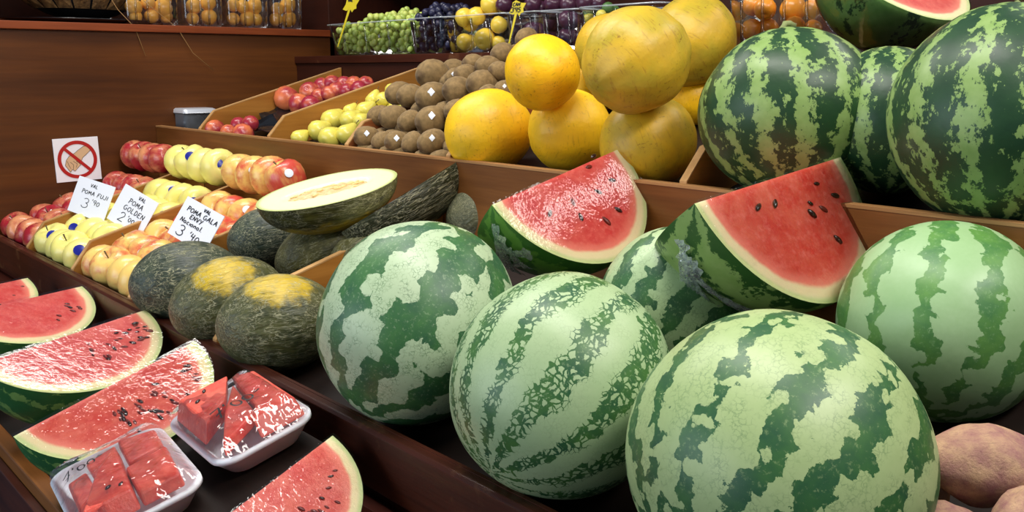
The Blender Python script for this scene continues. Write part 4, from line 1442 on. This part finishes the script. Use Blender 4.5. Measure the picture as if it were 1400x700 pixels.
def pile(items, surf, name, meshes, lab, cat, group, T, bin_x, axes=None, seed=0, stem=None, stickers=(), grow=1.0, under=None):
    """heap of fruit: the centres of the visible ones lie on the heap's sloping face surf (y, z, slope); a layer below carries them"""
    R_ = random.Random(seed)
    S = (surf[0], H + surf[1], surf[2])
    done, out = [], []
    for i, it in enumerate(items):
        u, v, rp = it[:3]
        P = on_plane(S, 0, u, v)
        r = rp * (P - EYE).dot(CF) / FPX
        P.z = max(P.z, tz(T, P.y) + r * 0.9)
        done.append((P, r))
        r *= grow
        ax = axes(i, R_) if axes else Vector((R_.uniform(-1, 1), R_.uniform(-1, 1), R_.uniform(-1, 1)))
        o = link(name, meshes[i % len(meshes)], None, None, P, frame_q(ax, (R_.uniform(-1, 1), R_.uniform(-1, 1), 0.3)), r)
        tag(o, lab(i, it), cat, group)
        if stem:
            link('stem', stem, None, o)
        if i in stickers:
            stick(o, ST_WHITE, ((EYE - P).normalized() + Vector((0.1, -0.1, 0.35))).normalized(), KIWI_PROF)
        out.append(o)
    if under:
        r = sum(q for _, q in done) / len(done)
        solid = list(done)
        row = 0
        y = 1.076 + r
        while y < max(p.y for p, _ in done) + r:
            x, col, any_ = bin_x[0] + r * 1.05, 0, False
            while x < bin_x[1] - r:
                top = S[1] + S[2] * (y - S[0]) - 1.5 * r
                z = max(tz(T, y) + 0.92 * r, top)
                Q = Vector((x, y, z))
                near = [(Q - c).length for c, q in done]
                if top > tz(T, y) + 0.6 * r and min(near) < 3.0 * r and all((Q - c).length > 1.5 * r for c, q in solid) and col < 10 and row < 10:
                    solid.append((Q, r))
                    ax = axes(col, R_) if axes else Vector((R_.uniform(-1, 1), R_.uniform(-1, 1), R_.uniform(-1, 1)))
                    o = link(name, meshes[(row + col) % len(meshes)], None, None, Q, frame_q(ax, (R_.uniform(-1, 1), R_.uniform(-1, 1), 0.4)), r * grow)
                    tag(o, under % (ORD[row], ORD[col]), cat, group)
                    col += 1
                    any_ = True
                x += 1.95 * r
            row += 1 if any_ else 0
            y += 1.75 * r
    return out

# kiwis
def kp(x, y, r):
    return (470 + x / 4.376, 60 + y / 4.376, r / 4.376)
KROWS = [('front row', [(140, 555, 62), (228, 580, 52), (318, 585, 62), (410, 590, 58), (530, 585, 72)]),
         ('second row up', [(215, 430, 60), (300, 440, 70), (395, 460, 60), (528, 455, 82), (672, 395, 62)]),
         ('third row up', [(330, 295, 66), (400, 310, 68), (525, 315, 82), (690, 280, 80), (830, 238, 80), (858, 306, 55), (962, 268, 48)]),
         ('back of the heap', [(655, 195, 45), (735, 190, 65), (780, 122, 58), (865, 135, 62), (935, 165, 58), (955, 58, 62), (1092, -35, 58)]),
         ('peak of the heap', [(535, 180, 84)])]
kitems, klab = [], []
for rn, lst in KROWS:
    for i, p in enumerate(lst):
        kitems.append(kp(*p))
        klab.append('brown kiwi fruit, the single one at the %s' % rn if len(lst) == 1 else 'brown kiwi fruit, %s from the left in the %s' % (ORD[i], rn))
KIWI_PROF = [(r_, z_ * 1.14) for r_, z_ in [(0, -1.06), (0.10, -1.09), (0.16, -1.05), (0.30, -1.02), (0.62, -0.86), (0.88, -0.5), (0.99, -0.1), (0.98, 0.25), (0.84, 0.66), (0.58, 0.93), (0.28, 1.06), (0.12, 1.09), (0.07, 1.14), (0, 1.14)]]
kme = [fruit_mesh('kiwi', KIWI_PROF, M['kiwi'], 22, s, 0.05) for s in (1, 4, 8)]
pile(kitems, (1.105, -0.137, 0.75), 'kiwi', kme, lambda i, it: klab[i], 'kiwi', 'kiwi fruit heaped in the upper tray', T2, (-1.762, -1.420),
     lambda i, R_: screen_dir(-0.75 + R_.uniform(-0.25, 0.5), 0.35 + R_.uniform(-0.3, 0.3), -0.5 + R_.uniform(-0.3, 0.3)), 4, stickers=(0, 2, 4, 8, 12, 16, 17), grow=1.06, under='brown kiwi fruit under the top layer, %s row back, %s from the left')

# pears
def pp(x, y, r):
    return (250 + x / 3.784, 60 + y / 3.784, r / 3.784)
plist = [(512, 480, 52), (606, 486, 42), (765, 485, 58), (848, 465, 50), (705, 446, 52), (652, 412, 58), (775, 392, 56), (868, 392, 50), (925, 398, 40), (866, 345, 34), (945, 342, 44), (985, 288, 38), (1035, 285, 36), (1085, 238, 36)]
PEAR_PROF = [(0, -0.95), (0.2, -1.0), (0.5, -0.93), (0.82, -0.66), (0.97, -0.25), (0.92, 0.15), (0.74, 0.55), (0.52, 0.92), (0.36, 1.2), (0.2, 1.36), (0, 1.38)]
pme = [fruit_mesh('pear', PEAR_PROF, M['pear'], 20, s, 0.05) for s in (2, 5)]
pstem = mesh_from('stem', *tube([(0, 0, 1.33), (0.02, 0, 1.6), (0.1, 0.03, 1.85)], [0.05, 0.04, 0.06], 6))
pstem.materials.append(M['stalk'])
plab = ['small yellow pear, %s of the nearest ones along the upper board' % ORD[i] for i in range(4)] + ['small yellow pear, %s going back from the front ones' % ORD[i] for i in range(10)]
pile([pp(*p) for p in plist], (1.105, -0.170, 0.42), 'pear', pme, lambda i, it: plab[i], 'pear', 'small yellow pears in the upper tray', T2, (-2.118, -1.778),
     lambda i, R_: screen_dir(0.5 + R_.uniform(-0.4, 0.4), -0.6 + R_.uniform(-0.4, 0.3), 0.4 + R_.uniform(-0.4, 0.4)), 6, stem=pstem, grow=1.08, under='small yellow pear under the top layer, %s row back, %s from the left')

# nectarines
def npx(x, y, r):
    return (260 + x / 5.833, 80 + y / 5.833, r / 5.833)
nlist = [(190, 572, 80), (305, 590, 60), (420, 606, 80), (385, 530, 58), (480, 520, 60), (335, 485, 84),
         (868, 362, 78), (960, 372, 72), (770, 318, 92), (952, 270, 76), (1030, 305, 64), (1110, 285, 66), (1055, 225, 66), (1170, 262, 68), (1135, 205, 66), (1230, 215, 68), (1250, 260, 58), (1305, 205, 60), (1345, 240, 58), (1400, 205, 60)]
NECT = [(0, -1.0), (0.2, -0.99), (0.55, -0.84), (0.86, -0.5), (1.0, 0), (0.88, 0.48), (0.6, 0.8), (0.3, 0.9), (0.12, 0.85), (0, 0.78)]
nme = [fruit_mesh('nectarine', NECT, M['nectarine'], 20, s, 0.04) for s in (3, 6, 9)]
nlab = ['red nectarine, %s of the loose ones at the front of its bin' % ORD[i] for i in range(6)] + ['red nectarine on the black liner, %s from its front end' % (ORD + ['eleventh', 'twelfth', 'thirteenth', 'fourteenth'])[i] for i in range(14)]
pile([npx(*p) for p in nlist], (1.105, -0.165, 0.40), 'nectarine', nme, lambda i, it: nlab[i], 'nectarine', 'red nectarines in the upper tray', T2, (-2.520, -2.135), None, 8, grow=1.12)
pP, pr = fit(530, 102, 12.5, T2, (), 1.6, 1.6)
tag(link('plum', fruit_mesh('plum', NECT, M['plum'], 20, 2, 0.03), None, None, pP, frame_q((0.2, -0.4, 1)), pr), 'single purple plum at the back of the nectarine bin', 'plum')

# black moulded liner in the nectarine bin
ln = tag(empty('fruit_liner', (-2.33, 1.36, tz(T2, 1.36))), 'black plastic moulded liner under the nectarines', 'liner')
def liner_part(name, x0, x1, y0, y1, lift, tilt, m, amp=0.006):
    vs, fs = [], []
    nx, ny = 20, 16
    for j in range(ny + 1):
        for i in range(nx + 1):
            x, y = x0 + (x1 - x0) * i / nx, y0 + (y1 - y0) * j / ny
            cup = amp * math.cos(x * 2 * PI / 0.075) * math.cos(y * 2 * PI / 0.075)
            edge = 0.02 * max(0, abs(i / nx * 2 - 1) - 0.85) / 0.15
            vs.append(Vector((x + 2.33, y - 1.36, T2[2] * (y - 1.36) + lift + tilt * j / ny + cup + edge)))
    for j in range(ny):
        for i in range(nx):
            a = j * (nx + 1) + i
            fs.append((a, a + 1, a + nx + 2, a + nx + 1))
    o = link(name, mesh_from(name, vs, fs), m, ln)
    md = o.modifiers.new('thickness', 'SOLIDIFY')
    md.thickness = 0.0012
liner_part('liner_sheet', -2.505, -2.150, 1.235, 1.49, 0.012, 0.030, M['black_plastic'])
liner_part('liner_flap', -2.44, -2.150, 1.17, 1.248, 0.016, -0.004, M['black_plastic'], 0.003)

# ================================================================== PUNNETS ON THE SHELVES
def punnet(name, P, q, w, d, h, label, group, ribs=3, taper=0.86):
    """clear tapered tub standing at P; w along local X, d along local Y"""
    root = tag(empty(name, P, q), label, 'punnet', group)
    def loop(s, z, wob=0.0):
        out = []
        for px, py in rrect(w / 2 * s, d / 2 * s, 0.02 * s, 5):
            out.append((px, py, z))
        return out
    lv = [loop(taper - 0.04, 0.002), loop(taper, 0.006)]
    for i in range(1, 6):
        lv.append(loop(taper + (0.98 - taper) * i / 5, 0.006 + (h - 0.012) * i / 5))
    me = loops_mesh('tub', lv, True, False)
    link('tub', me, M['plastic'], root)
    link('rim', loops_mesh('rim', [loop(0.975, h - 0.003), loop(1.025, h - 0.003), loop(1.025, h), loop(0.975, h + 0.001)], False, False), M['plastic_rim'], root)
    rb = mesh_from('rib', *tube([(0, 0, 0.008), (0, 0, h - 0.008)], 0.0026, 8))
    rb.materials.append(M['plastic'])
    for i in range(ribs):
        f = (i + 0.5) / ribs * 2 - 1
        t_ = taper + 0.02
        lean = math.atan((0.98 - taper) * d / 2 / h)
        link('rib', rb, None, root, (f * w / 2 * 0.82, -d / 2 * t_ - 0.001, 0.0), Matrix.Rotation(lean, 3, 'X').to_quaternion())
    return root

sph = {}
def small(name, key, m, P, r, label, cat, group, ax=None, prof=NECT):
    if key not in sph:
        sph[key] = [fruit_mesh(name, prof, M[m], 18, s, 0.04) for s in (1, 2)]
    R_ = random.Random(int(P.x * 1e4) + int(P.z * 1e5))
    o = link(name, sph[key][R_.randrange(2)], None, None, P, frame_q(ax or (R_.uniform(-1, 1), R_.uniform(-1, 1), R_.uniform(-1, 1)), (R_.uniform(-1, 1), 1, 0.2)), r)
    return tag(o, label, cat, group)

# loquats on the left shelf: shelf top at H + 0.128, fruit seen through x = -2.9
SH1 = H + 0.128
LOQ = [('leftmost', 172, 252, [(110, 45, 58), (205, 18, 50), (228, 112, 50), (320, 58, 66), (415, 112, 46), (125, 128, 44), (398, 8, 42)]),
       ('second', 252, 312, [(505, 42, 54), (500, 132, 44), (605, 115, 56), (640, 18, 58), (700, 112, 48)]),
       ('third', 312, 374, [(768, 35, 45), (768, 125, 44), (862, 128, 54), (828, 45, 48), (932, 48, 54), (982, 130, 46), (1000, 25, 34)]),
       ('fourth', 374, 420, [(1060, 58, 44), (1048, 128, 46), (1140, 132, 50), (1140, 38, 54), (1212, 120, 44), (1212, 18, 40)])]
qy = Matrix.Rotation(PI / 2, 3, 'Z').to_quaternion()       # tub's X along the wall, its -Y face towards +X
def side_name(i, lst, fw):
    x, y = lst[i][0], lst[i][1]
    return x, y
for nm, u0, u1, lst in LOQ:
    A, B = on_x(-2.845, u0, 36), on_x(-2.845, u1, 36)
    wd = (B.y - A.y) - 0.006
    cy = (A.y + B.y) / 2
    punnet('punnet', Vector((-2.935, cy, SH1)), qy, wd, 0.17, 0.13, 'clear punnet of loquats on the left shelf, %s of four' % nm, 'loquat punnets on the left shelf', 4, 0.93)
    low = sorted([p for p in lst if p[1] > 80], key=lambda p: p[0])
    top = sorted([p for p in lst if p[1] <= 80], key=lambda p: p[0])
    for rown, row in (('bottom', low), ('upper', top)):
        for i, (x_, y_, r_) in enumerate(row):
            u, v = 160 + x_ / 4.83, y_ / 4.83
            rr = r_ / 4.83
            P = on_x(-2.90, u, v)
            t = (P - EYE).dot(CF)
            r = rr * t / FPX * 0.96
            y = min(max(P.y, A.y + 0.012 + r), B.y - 0.012 - r)
            P = Vector((P.x, y, max(P.z, SH1 + 0.008 + r)))
            small('loquat', 'loquat', 'loquat', P, r, 'orange loquat in the %s punnet, %s from the left in the %s layer' % (nm, ORD[i], rown), 'loquat', 'loquats in punnets on the left shelf')

# back shelf: top at H + 0.043, front edge y = 1.512
SH2 = H + 0.043
qi = Matrix.Identity(3).to_quaternion()
def tub(u0, u1, vtop, vbot, label, depth=0.16, y=1.545, ribs=3):
    A, B = on_y(y, u0, vbot), on_y(y, u1, vbot)
    h = on_y(y, (u0 + u1) / 2, vtop).z - SH2
    c = Vector(((A.x + B.x) / 2, y + depth / 2, SH2))
    punnet('punnet', c, qi, B.x - A.x, depth, h, label, 'clear fruit tubs on the back shelf', ribs)
    return A.x, B.x, h

gx0, gx1, gh = tub(447, 558, 30, 74, 'clear tub of white grapes at the left end of the back shelf')
bx0, bx1, bh = tub(556, 606, 24, 74, 'clear tub of black grapes beside the white grapes', 0.15)
lx0, lx1, lh = tub(602, 690, 20, 73, 'clear tub of yellow plums on the back shelf')
px0, px1, ph = tub(688, 736, 16, 70, 'clear tub of dark plums beside the yellow plums', 0.15)
qx0, qx1, qh = tub(734, 790, 13, 66, 'clear tub of dark plums, second from the yellow plums', 0.15)
fx0, fx1, fh_ = tub(788, 900, 6, 62, 'clear tub of green figs behind the yellow melons', 0.15)

def bunch(name, m, label, x0, x1, y0, y1, z0, zf, r, n, seed, stem_m):
    root = tag(empty(name, ((x0 + x1) / 2, (y0 + y1) / 2, z0)), label, 'grapes')
    me = mesh_from('grape', *ball(12, 8))
    me.materials.append(m)
    R_ = random.Random(seed)
    o0 = Vector(root.location)
    placed = []
    tries = 0
    while len(placed) < n and tries < 60000:
        tries += 1
        x, y = R_.uniform(x0 + r, x1 - r), R_.uniform(y0 + r, y1 - r)
        top = zf((x - x0) / (x1 - x0), (y - y0) / (y1 - y0))
        z = z0 + r + R_.random() * max(0.001, top - 2 * r)
        f = (x - x0) / (x1 - x0)
        P = Vector((x, y, z))
        # only the outer layer that shows: near the front or near the top
        if y > y0 + 0.05 and z < z0 + top - 3.2 * r:
            continue
        if any((P - q).length < 1.72 * r for q in placed):
            continue
        placed.append(P)
        link('grape', me, None, root, P - o0, frame_q((R_.uniform(-1, 1), R_.uniform(-1, 1), 1)), (r, r, r * R_.uniform(1.0, 1.2)))
    pts = [Vector((0.0, 0, 0.01)), Vector((0.01, 0.0, 0.05)), Vector((0.03, 0.0, 0.085))]
    link('stem', mesh_from('stem', *tube(pts, 0.0025, 6)), stem_m, root)
    return root
bunch('grape_bunch', M['grape'], 'heap of pale green grapes filling the left tub of the back shelf', gx0 + 0.016, gx1 - 0.016, 1.558, 1.69, SH2 + 0.006,
      lambda a, b: 0.098 if a < 0.24 else 0.090 + 0.052 * math.sin(PI * min(1, max(0, (a - 0.22) / 0.80))) * (0.5 + 0.5 * b), 0.0098, 230, 5, M['stalk_green'])
bb = bunch('grape_bunch', M['grape_dark'], 'heap of black grapes in the tub beside the white ones', bx0 + 0.012, bx1 + 0.01, 1.558, 1.68, SH2 + 0.006,
      lambda a, b: 0.112 + 0.02 * math.sin(PI * a), 0.0105, 120, 6, M['stalk'])
lv_, lf_ = [], []
for i in range(9):
    f = i / 8
    w_ = 0.016 * math.sin(PI * (0.08 + 0.9 * f))
    for s in (-1, 0, 1):
        lv_.append(Vector((-0.05 + 0.07 * f, -0.03 + s * w_, 0.168 + 0.012 * math.sin(f * 3) - 0.004 * (s == 0))))
for i in range(8):
    for j in range(2):
        a_ = i * 3 + j
        lf_.append((a_, a_ + 1, a_ + 4, a_ + 3))
link('leaf', mesh_from('leaf', lv_, lf_), M['leaf'], bb)

def tub_fruit(name, key, m, lst, y, lab, group, cat, sc=3.5, ox=400, oy=0, lo=None, dz=0.0):
    for i, (x_, y_, r_) in enumerate(lst):
        u, v, rr = ox + x_ / sc, oy + y_ / sc, r_ / sc
        yy = y + (0.02 if i % 2 else 0.0)
        P = on_y(yy, u, v)
        r = rr * (P - EYE).dot(CF) / FPX
        P.z = max(P.z, SH2 + 0.008 + r)
        if lo:
            P.x = min(max(P.x, lo[0] + r + 0.010), lo[1] - r - 0.010)
        small(name, key, m, P, r, lab % ORD[i], cat, group)
tub_fruit('yellow_plum', 'lemon', 'lemon', [(752, 205, 40), (820, 208, 38), (920, 195, 52), (985, 205, 34)], 1.60, 'yellow plum in the bottom layer of its tub, %s from the left', 'yellow plums in their tub', 'plum', lo=(lx0, lx1))
tub_fruit('yellow_plum', 'lemon', 'lemon', [(762, 88, 46), (812, 112, 42), (880, 78, 46), (988, 118, 42)], 1.60, 'yellow plum in the upper layer of its tub, %s from the left', 'yellow plums in their tub', 'plum', lo=(lx0, lx1))
tub_fruit('yellow_plum', 'lemon', 'lemon', [(948, 22, 50)], 1.62, 'yellow plum on top of its heaped tub, the %s and only one', 'yellow plums in their tub', 'plum')
tub_fruit('plum', 'plum', 'plum', [(1012, 22, 42), (1075, 60, 40), (1150, 22, 44), (1190, 40, 36)], 1.62, 'dark plum heaped over the tub left of the melons, %s from the left', 'dark plums on the back shelf', 'plum')
tub_fruit('plum', 'plum', 'plum', [(1055, 150, 40), (1120, 150, 40), (1050, 215, 38), (1125, 215, 38)], 1.61, 'dark plum inside the first plum tub, %s in its pile', 'dark plums on the back shelf', 'plum', lo=(px0, px1))
tub_fruit('plum', 'plum', 'plum', [(1215, 100, 42), (1300, 100, 42), (1210, 180, 40), (1300, 180, 40)], 1.61, 'dark plum inside the second plum tub, %s in its pile', 'dark plums on the back shelf', 'plum', lo=(qx0, qx1))
tub_fruit('plum', 'plum', 'plum', [(1245, 18, 46), (1320, 22, 44), (1400, 10, 44), (1460, 15, 38)], 1.64, 'dark plum on top behind the melons, %s from the left', 'dark plums on the back shelf', 'plum')
tub_fruit('fig', 'pear', 'pear', [(1412, 76, 26)], 1.60, 'green fig in the tub behind the yellow melons, the %s one at its left', 'green figs in the tub', 'fig', lo=(fx0, fx1))
tub_fruit('fig', 'figg', 'leaf', [(1405, 108, 24), (1450, 60, 30), (1500, 40, 30)], 1.62, 'dark green fig in the tub behind the yellow melons, %s from the left', 'green figs in the tub', 'fig', lo=(fx0, fx1))

# orange mandarins in a clear tub behind the dark watermelon
ox0, ox1, oh = tub(985, 1128, -25, 62, 'tall clear tub of orange fruit behind the dark watermelon', 0.17, ribs=4)
tub_fruit('mandarin', 'orange', 'orange', [(1017, 41, 15), (1049, 40, 15.5), (1086, 38, 16), (1111, 40, 13)], 1.60, 'mandarin in the bottom layer of the tall tub, %s from the left', 'mandarins in the tall clear tub', 'mandarin', sc=1, ox=0, lo=(ox0, ox1))
tub_fruit('mandarin', 'orange', 'orange', [(1003, 9, 14), (1022, 11, 13), (1046, 12, 15.5), (1084, 12, 18), (1112, 12, 14)], 1.60, 'mandarin in the upper layer of the tall tub, %s from the left', 'mandarins in the tall clear tub', 'mandarin', sc=1, ox=0, lo=(ox0, ox1))

# small clear box by the wall on the upper board
cb = on_y(1.12, 247, 172)
cbx = tag(empty('clear_box', Vector((cb.x - 0.02, 1.16, tz(T2, 1.16) + 0.0))), 'small clear plastic box with shiny contents in the corner by the wall', 'box')
wv = lambda s, z: [(px, py, z) for px, py in rrect(0.075 * s, 0.05 * s, 0.012, 4)]
link('box_base', loops_mesh('box_base', [wv(0.95, 0.002), wv(0.95, 0.050), wv(1.05, 0.052)], True, False), M['plastic_rim'], cbx)
link('box_lid', loops_mesh('box_lid', [wv(1.05, 0.054), wv(1.02, 0.064), wv(0.9, 0.068)], False, True), M['foil'], cbx)
pk = mesh_from('wrapped_sweet', *ball(10, 8))
pk.materials.append(M['foil'])
for i in range(6):
    link('wrapped_sweet', pk, None, cbx, (-0.055 + 0.022 * i, -0.02 + 0.02 * (i % 2), 0.026), None, (0.015, 0.020, 0.022))

# woven straw basket on the left shelf
bk0 = on_x(-2.98, 112, -8)
bk = tag(empty('straw_basket', (-2.99, bk0.y, SH1 + 0.012)), 'round straw basket in a dark net on the left shelf', 'basket')
bh_ = 0.15
link('basket_shell', mesh_from('basket_shell', *ball(36, 18, lambda v: Vector((v.x * 0.118, v.y * 0.20, (v.z + 1) * bh_)))), M['black_plastic'], bk)
for j in range(4):
    for i in range(18):
        a0, a1 = 2 * PI * (i + 0.06 + 0.5 * (j % 2)) / 18, 2 * PI * (i + 0.94 + 0.5 * (j % 2)) / 18
        z0_, z1_ = -0.80 + 0.42 * j + 0.02, -0.80 + 0.42 * (j + 1) - 0.02
        vs_ = []
        for rr_ in (1.0, 1.045):
            for (aa, zz) in ((a0, z0_), (a1, z0_), (a1, z1_), (a0, z1_)):
                s_ = math.sqrt(max(0.0, 1 - zz * zz)) * rr_
                vs_.append(Vector((math.cos(aa) * s_ * 0.118, math.sin(aa) * s_ * 0.20, (zz + 1) * bh_)))
        aa, zz = (a0 + a1) / 2, (z0_ + z1_) / 2
        s_ = math.sqrt(1 - zz * zz) * 1.075
        vs_.append(Vector((math.cos(aa) * s_ * 0.118, math.sin(aa) * s_ * 0.20, (zz + 1) * bh_)))
        link('straw_pad', mesh_from('straw_pad', vs_, [(0, 1, 5, 4), (1, 2, 6, 5), (2, 3, 7, 6), (3, 0, 4, 7), (4, 5, 8), (5, 6, 8), (6, 7, 8), (7, 4, 8)], False), M['straw'], bk)
for pts in ([(0.10, 0.03, 0.10), (0.15, 0.05, 0.03), (0.19, 0.08, -0.02), (0.205, 0.10, -0.10)], [(0.10, 0.10, 0.10), (0.16, 0.13, 0.05), (0.20, 0.20, -0.02), (0.205, 0.24, -0.09), (0.206, 0.30, -0.14)]):
    link('strand', mesh_from('strand', *tube(pts, 0.0009, 5)), M['strand'], bk)
dish = tag(link('shallow_dish', loops_mesh('shallow_dish', [[(math.cos(a) * r_ * 0.62, math.sin(a) * r_, z_) for a in [2 * PI * i / 36 for i in range(36)]] for r_, z_ in ((0.13, 0.0), (0.215, 0.012), (0.222, 0.016), (0.212, 0.0155), (0.13, 0.006))]), M['black_plastic'], None, (-2.99, bk0.y, SH1)),
           'shallow black dish under the straw basket', 'dish')

# ================================================================== SIGN, CARDS, TAGS
sP = on_x(XW + 0.004, 106, 218)
c_tl, c_tr, c_bl = on_x(XW + 0.004, 72.6, 189), on_x(XW + 0.004, 134.8, 185), on_x(XW + 0.004, 78.7, 247.7)
ex = (c_tr - c_tl)
ax_ = ex.normalized()
ay_ = Vector((1, 0, 0)).cross(ax_)
if ay_.z < 0:
    ay_ = -ay_
ss = 0.060
sg = tag(empty('warning_sign', sP, Matrix((ax_, ay_, ax_.cross(ay_))).transposed().to_quaternion()), 'white square sign with a hand crossed out in red, on the wooden wall', 'sign')
link('sign_plate', box_mesh('sign_plate', -ss, ss, -ss, ss, -0.0035, 0.0, 0.0005), M['card'], sg)
def flat(name, poly, z, m, parent):
    return link(name, mesh_from(name, [Vector((x, y, z)) for x, y in poly], [tuple(range(len(poly)))], False), m, parent)
hand = [(0.036, 0.034), (0.020, 0.036), (0.004, 0.026), (-0.006, 0.018), (-0.022, 0.010), (-0.030, 0.000), (-0.034, -0.014), (-0.028, -0.024), (-0.022, -0.034), (-0.016, -0.026), (-0.010, -0.032), (-0.004, -0.026), (0.002, -0.020), (0.008, -0.014), (0.010, -0.004), (0.014, 0.004), (0.024, 0.012), (0.040, 0.026)]
flat('printed_hand', hand, 0.0004, M['skin_tone'], sg)
stroke_text(sg, 'hand_outline', [[(x / 0.01, y / 0.01) for x, y in hand + hand[:1]], [(-2.8, -0.2), (-2.4, -1.6), (-2.0, -2.4)], [(-2.0, -0.6), (-1.2, -1.4), (-1.4, -2.6)], [(-1.2, -0.4), (-0.2, -1.2), (-0.6, -2.2)], [(-0.4, -0.4), (0.5, -1.2)]], M['ink'], 0.05, lambda x, y: (x * 0.01, y * 0.01, 0.0007))
ring = []
rv, rf = [], []
for i in range(48):
    a = 2 * PI * i / 48
    rv += [Vector((0.043 * math.cos(a), 0.043 * math.sin(a), 0.001)), Vector((0.0525 * math.cos(a), 0.0525 * math.sin(a), 0.001))]
for i in range(48):
    a, b = 2 * i, 2 * ((i + 1) % 48)
    rf.append((a, a + 1, b + 1, b))
link('red_ring', mesh_from('red_ring', rv, rf, False), M['sign_red'], sg)
q_ = 0.7071
wb_, lb_ = 0.0042, 0.045
flat('red_bar', [(-lb_ * q_ - wb_ * q_, lb_ * q_ - wb_ * q_), (-lb_ * q_ + wb_ * q_, lb_ * q_ + wb_ * q_), (lb_ * q_ + wb_ * q_, -lb_ * q_ + wb_ * q_), (lb_ * q_ - wb_ * q_, -lb_ * q_ - wb_ * q_)], 0.0012, M['sign_red'], sg)

def price_card(tl, tr, bl, depth_y, lines, label, lean=0.35, w=0.055):
    """card leaning back among the fruit: the plane holds X and leans by lean"""
    P0 = on_y(depth_y, *bl)
    n = Vector((0.25, -1, lean * 1.4)).normalized()
    def hit(u, v):
        r = ray(u, v)
        return EYE + r * ((P0 - EYE).dot(n) / r.dot(n))
    A, B, C_ = hit(*tl), hit(*tr), hit(*bl)
    x = (B - A).normalized()
    y = n.cross(x)
    W_, H_ = (B - A).length, abs((C_ - A).dot(y))
    sk = (C_ - A).dot(x)
    root = tag(empty('price_card', A, Matrix((x, y, n)).transposed().to_quaternion()), label, 'price card', 'handwritten price cards on the apples')
    link('card', prism_mesh('card', [(0, 0, -0.0012), (W_, 0, -0.0012), (W_ + sk, -H_, -0.0012), (sk, -H_, -0.0012)], (0, 0, 0.0012)), M['card'], root)
    st = []
    for text, cx, cy, h in lines:
        st += write(text, cx, cy, h, 0.22, 0.1)
    # text units: the card is 10 wide and 10 high
    def place(px, py):
        f = 1 - py / 10
        return (px / 10 * W_ + sk * f, -H_ * f, 0.0006)
    stroke_text(root, 'handwriting', st, M['ink'], w, place)
    return root
price_card((109, 240), (158, 256), (92, 287), 0.70, [('VAL', 3.8, 8.0, 0.9), ('POMA FUJI', 2.0, 5.9, 1.1), ('3', 3.2, 2.2, 2.6), ("'90", 5.4, 3.6, 1.4)],
           'white price card reading poma fuji, by the sign over the red apples', w=0.07)
price_card((172, 251), (217, 278), (146, 298), 0.72, [('VAL', 5.0, 8.2, 0.9), ('POMA', 3.0, 6.2, 1.3), ('GOLDEN', 2.6, 4.3, 1.3), ('2', 2.6, 1.2, 2.4), ("'00", 4.8, 2.2, 1.3)],
           'white price card reading poma golden, standing on the yellow apples', w=0.08)
price_card((257, 268), (307, 296), (229, 318), 0.72, [('VAL', 5.2, 8.6, 0.8), ('POMA GALA', 1.4, 7.0, 1.15), ('ENVY', 3.0, 5.6, 1.1), ('Nacional.', 1.2, 4.1, 1.2), ('3', 1.8, 0.9, 2.6), ("'40", 4.8, 1.4, 1.7)],
           'white price card reading poma gala envy, over the blushed apples', w=0.10)

def yellow_tag(u, v, ub, vb, y, s, label, text):
    P = on_y(y, u, v)
    Q = on_y(y, ub, vb)
    root = tag(empty('price_tag', Q, None), label, 'price tag')
    d = P - Q
    side = Vector((0.85, 0.35, 0)).normalized()
    n = side.cross(d).normalized()
    up = d.normalized()
    link('tag_stick', prism_mesh('tag_stick', [side * -s * 0.06, side * s * 0.06, d + side * s * 0.16, d - side * s * 0.16], n * 0.0015), M['tag_yellow'], root)
    out = [(-0.9, -0.55), (-0.35, -0.75), (0.1, -0.5), (0.5, -0.95), (0.65, -0.6), (0.95, -0.5), (0.8, -0.05), (1.0, 0.6), (0.4, 0.62), (-0.4, 0.95), (-0.75, 0.7), (-0.7, 0.1)]
    link('tag_plate', prism_mesh('tag_plate', [d + side * a * s + up * (b * s + s * 0.5) for a, b in out], n * 0.0015), M['tag_yellow'], root)
    nn = n if n.dot(EYE - P) > 0 else -n
    off = nn * 0.0024
    stroke_text(root, 'handwriting', text, M['ink'], 0.06, lambda x, y: d + side * (x * s) + up * (y * s + s * 0.5) + off)
    return root
yellow_tag(706, 17, 695, 64, 1.50, 0.020, 'yellow price tag on a stick, before the dark plum tub', write('CAN', -0.6, 0.25, 0.45, 0.15) + write("3'95", -0.7, -0.45, 0.55, 0.15))
yellow_tag(478, 12, 462, 64, 1.535, 0.026, 'yellow price tag on a stick, stuck before the white grapes', write("VAL", -0.5, 0.45, 0.3, 0.2))

# ================================================================== SWEET POTATOES
def potato(u, v, rpx, t, axis, tall, seed, label):
    def fn(v_):
        k = 1 + 0.22 * mnoise.noise(v_ * 1.1 + Vector((seed, 0, 0))) + 0.07 * mnoise.noise(v_ * 2.7 + Vector((0, seed, 0)))
        tap = 1 - 0.18 * abs(v_.z)
        return Vector((v_.x * k * tap, v_.y * k * 0.86 * tap, v_.z * tall + 0.0))
    vs, fs = ball(36, 26, fn)
    vs = [Vector((v_.z, v_.x, v_.y)) for v_ in vs]
    P = on_t(t, u, v)
    o = link('sweet_potato', mesh_from('sweet_potato', vs, fs), M['sweet_potato'], None, P, frame_q(screen_dir(0.1, -0.8, -0.6), axis), rpx * t / FPX)
    return tag(o, label, 'sweet potato', 'sweet potatoes at the right end')
potato(1350, 634, 60, 0.80, screen_dir(0.96, 0.22, 0.12), 1.55, 3, 'big dusty pink sweet potato lying on top, beside the largest watermelon')
potato(1420, 712, 52, 0.74, screen_dir(0.9, -0.35, 0.2), 1.4, 7, 'tan sweet potato in the bottom right corner')
potato(1292, 722, 40, 0.76, screen_dir(0.98, 0.1, 0.1), 1.5, 11, 'sweet potato cut by the bottom edge under the pink one')
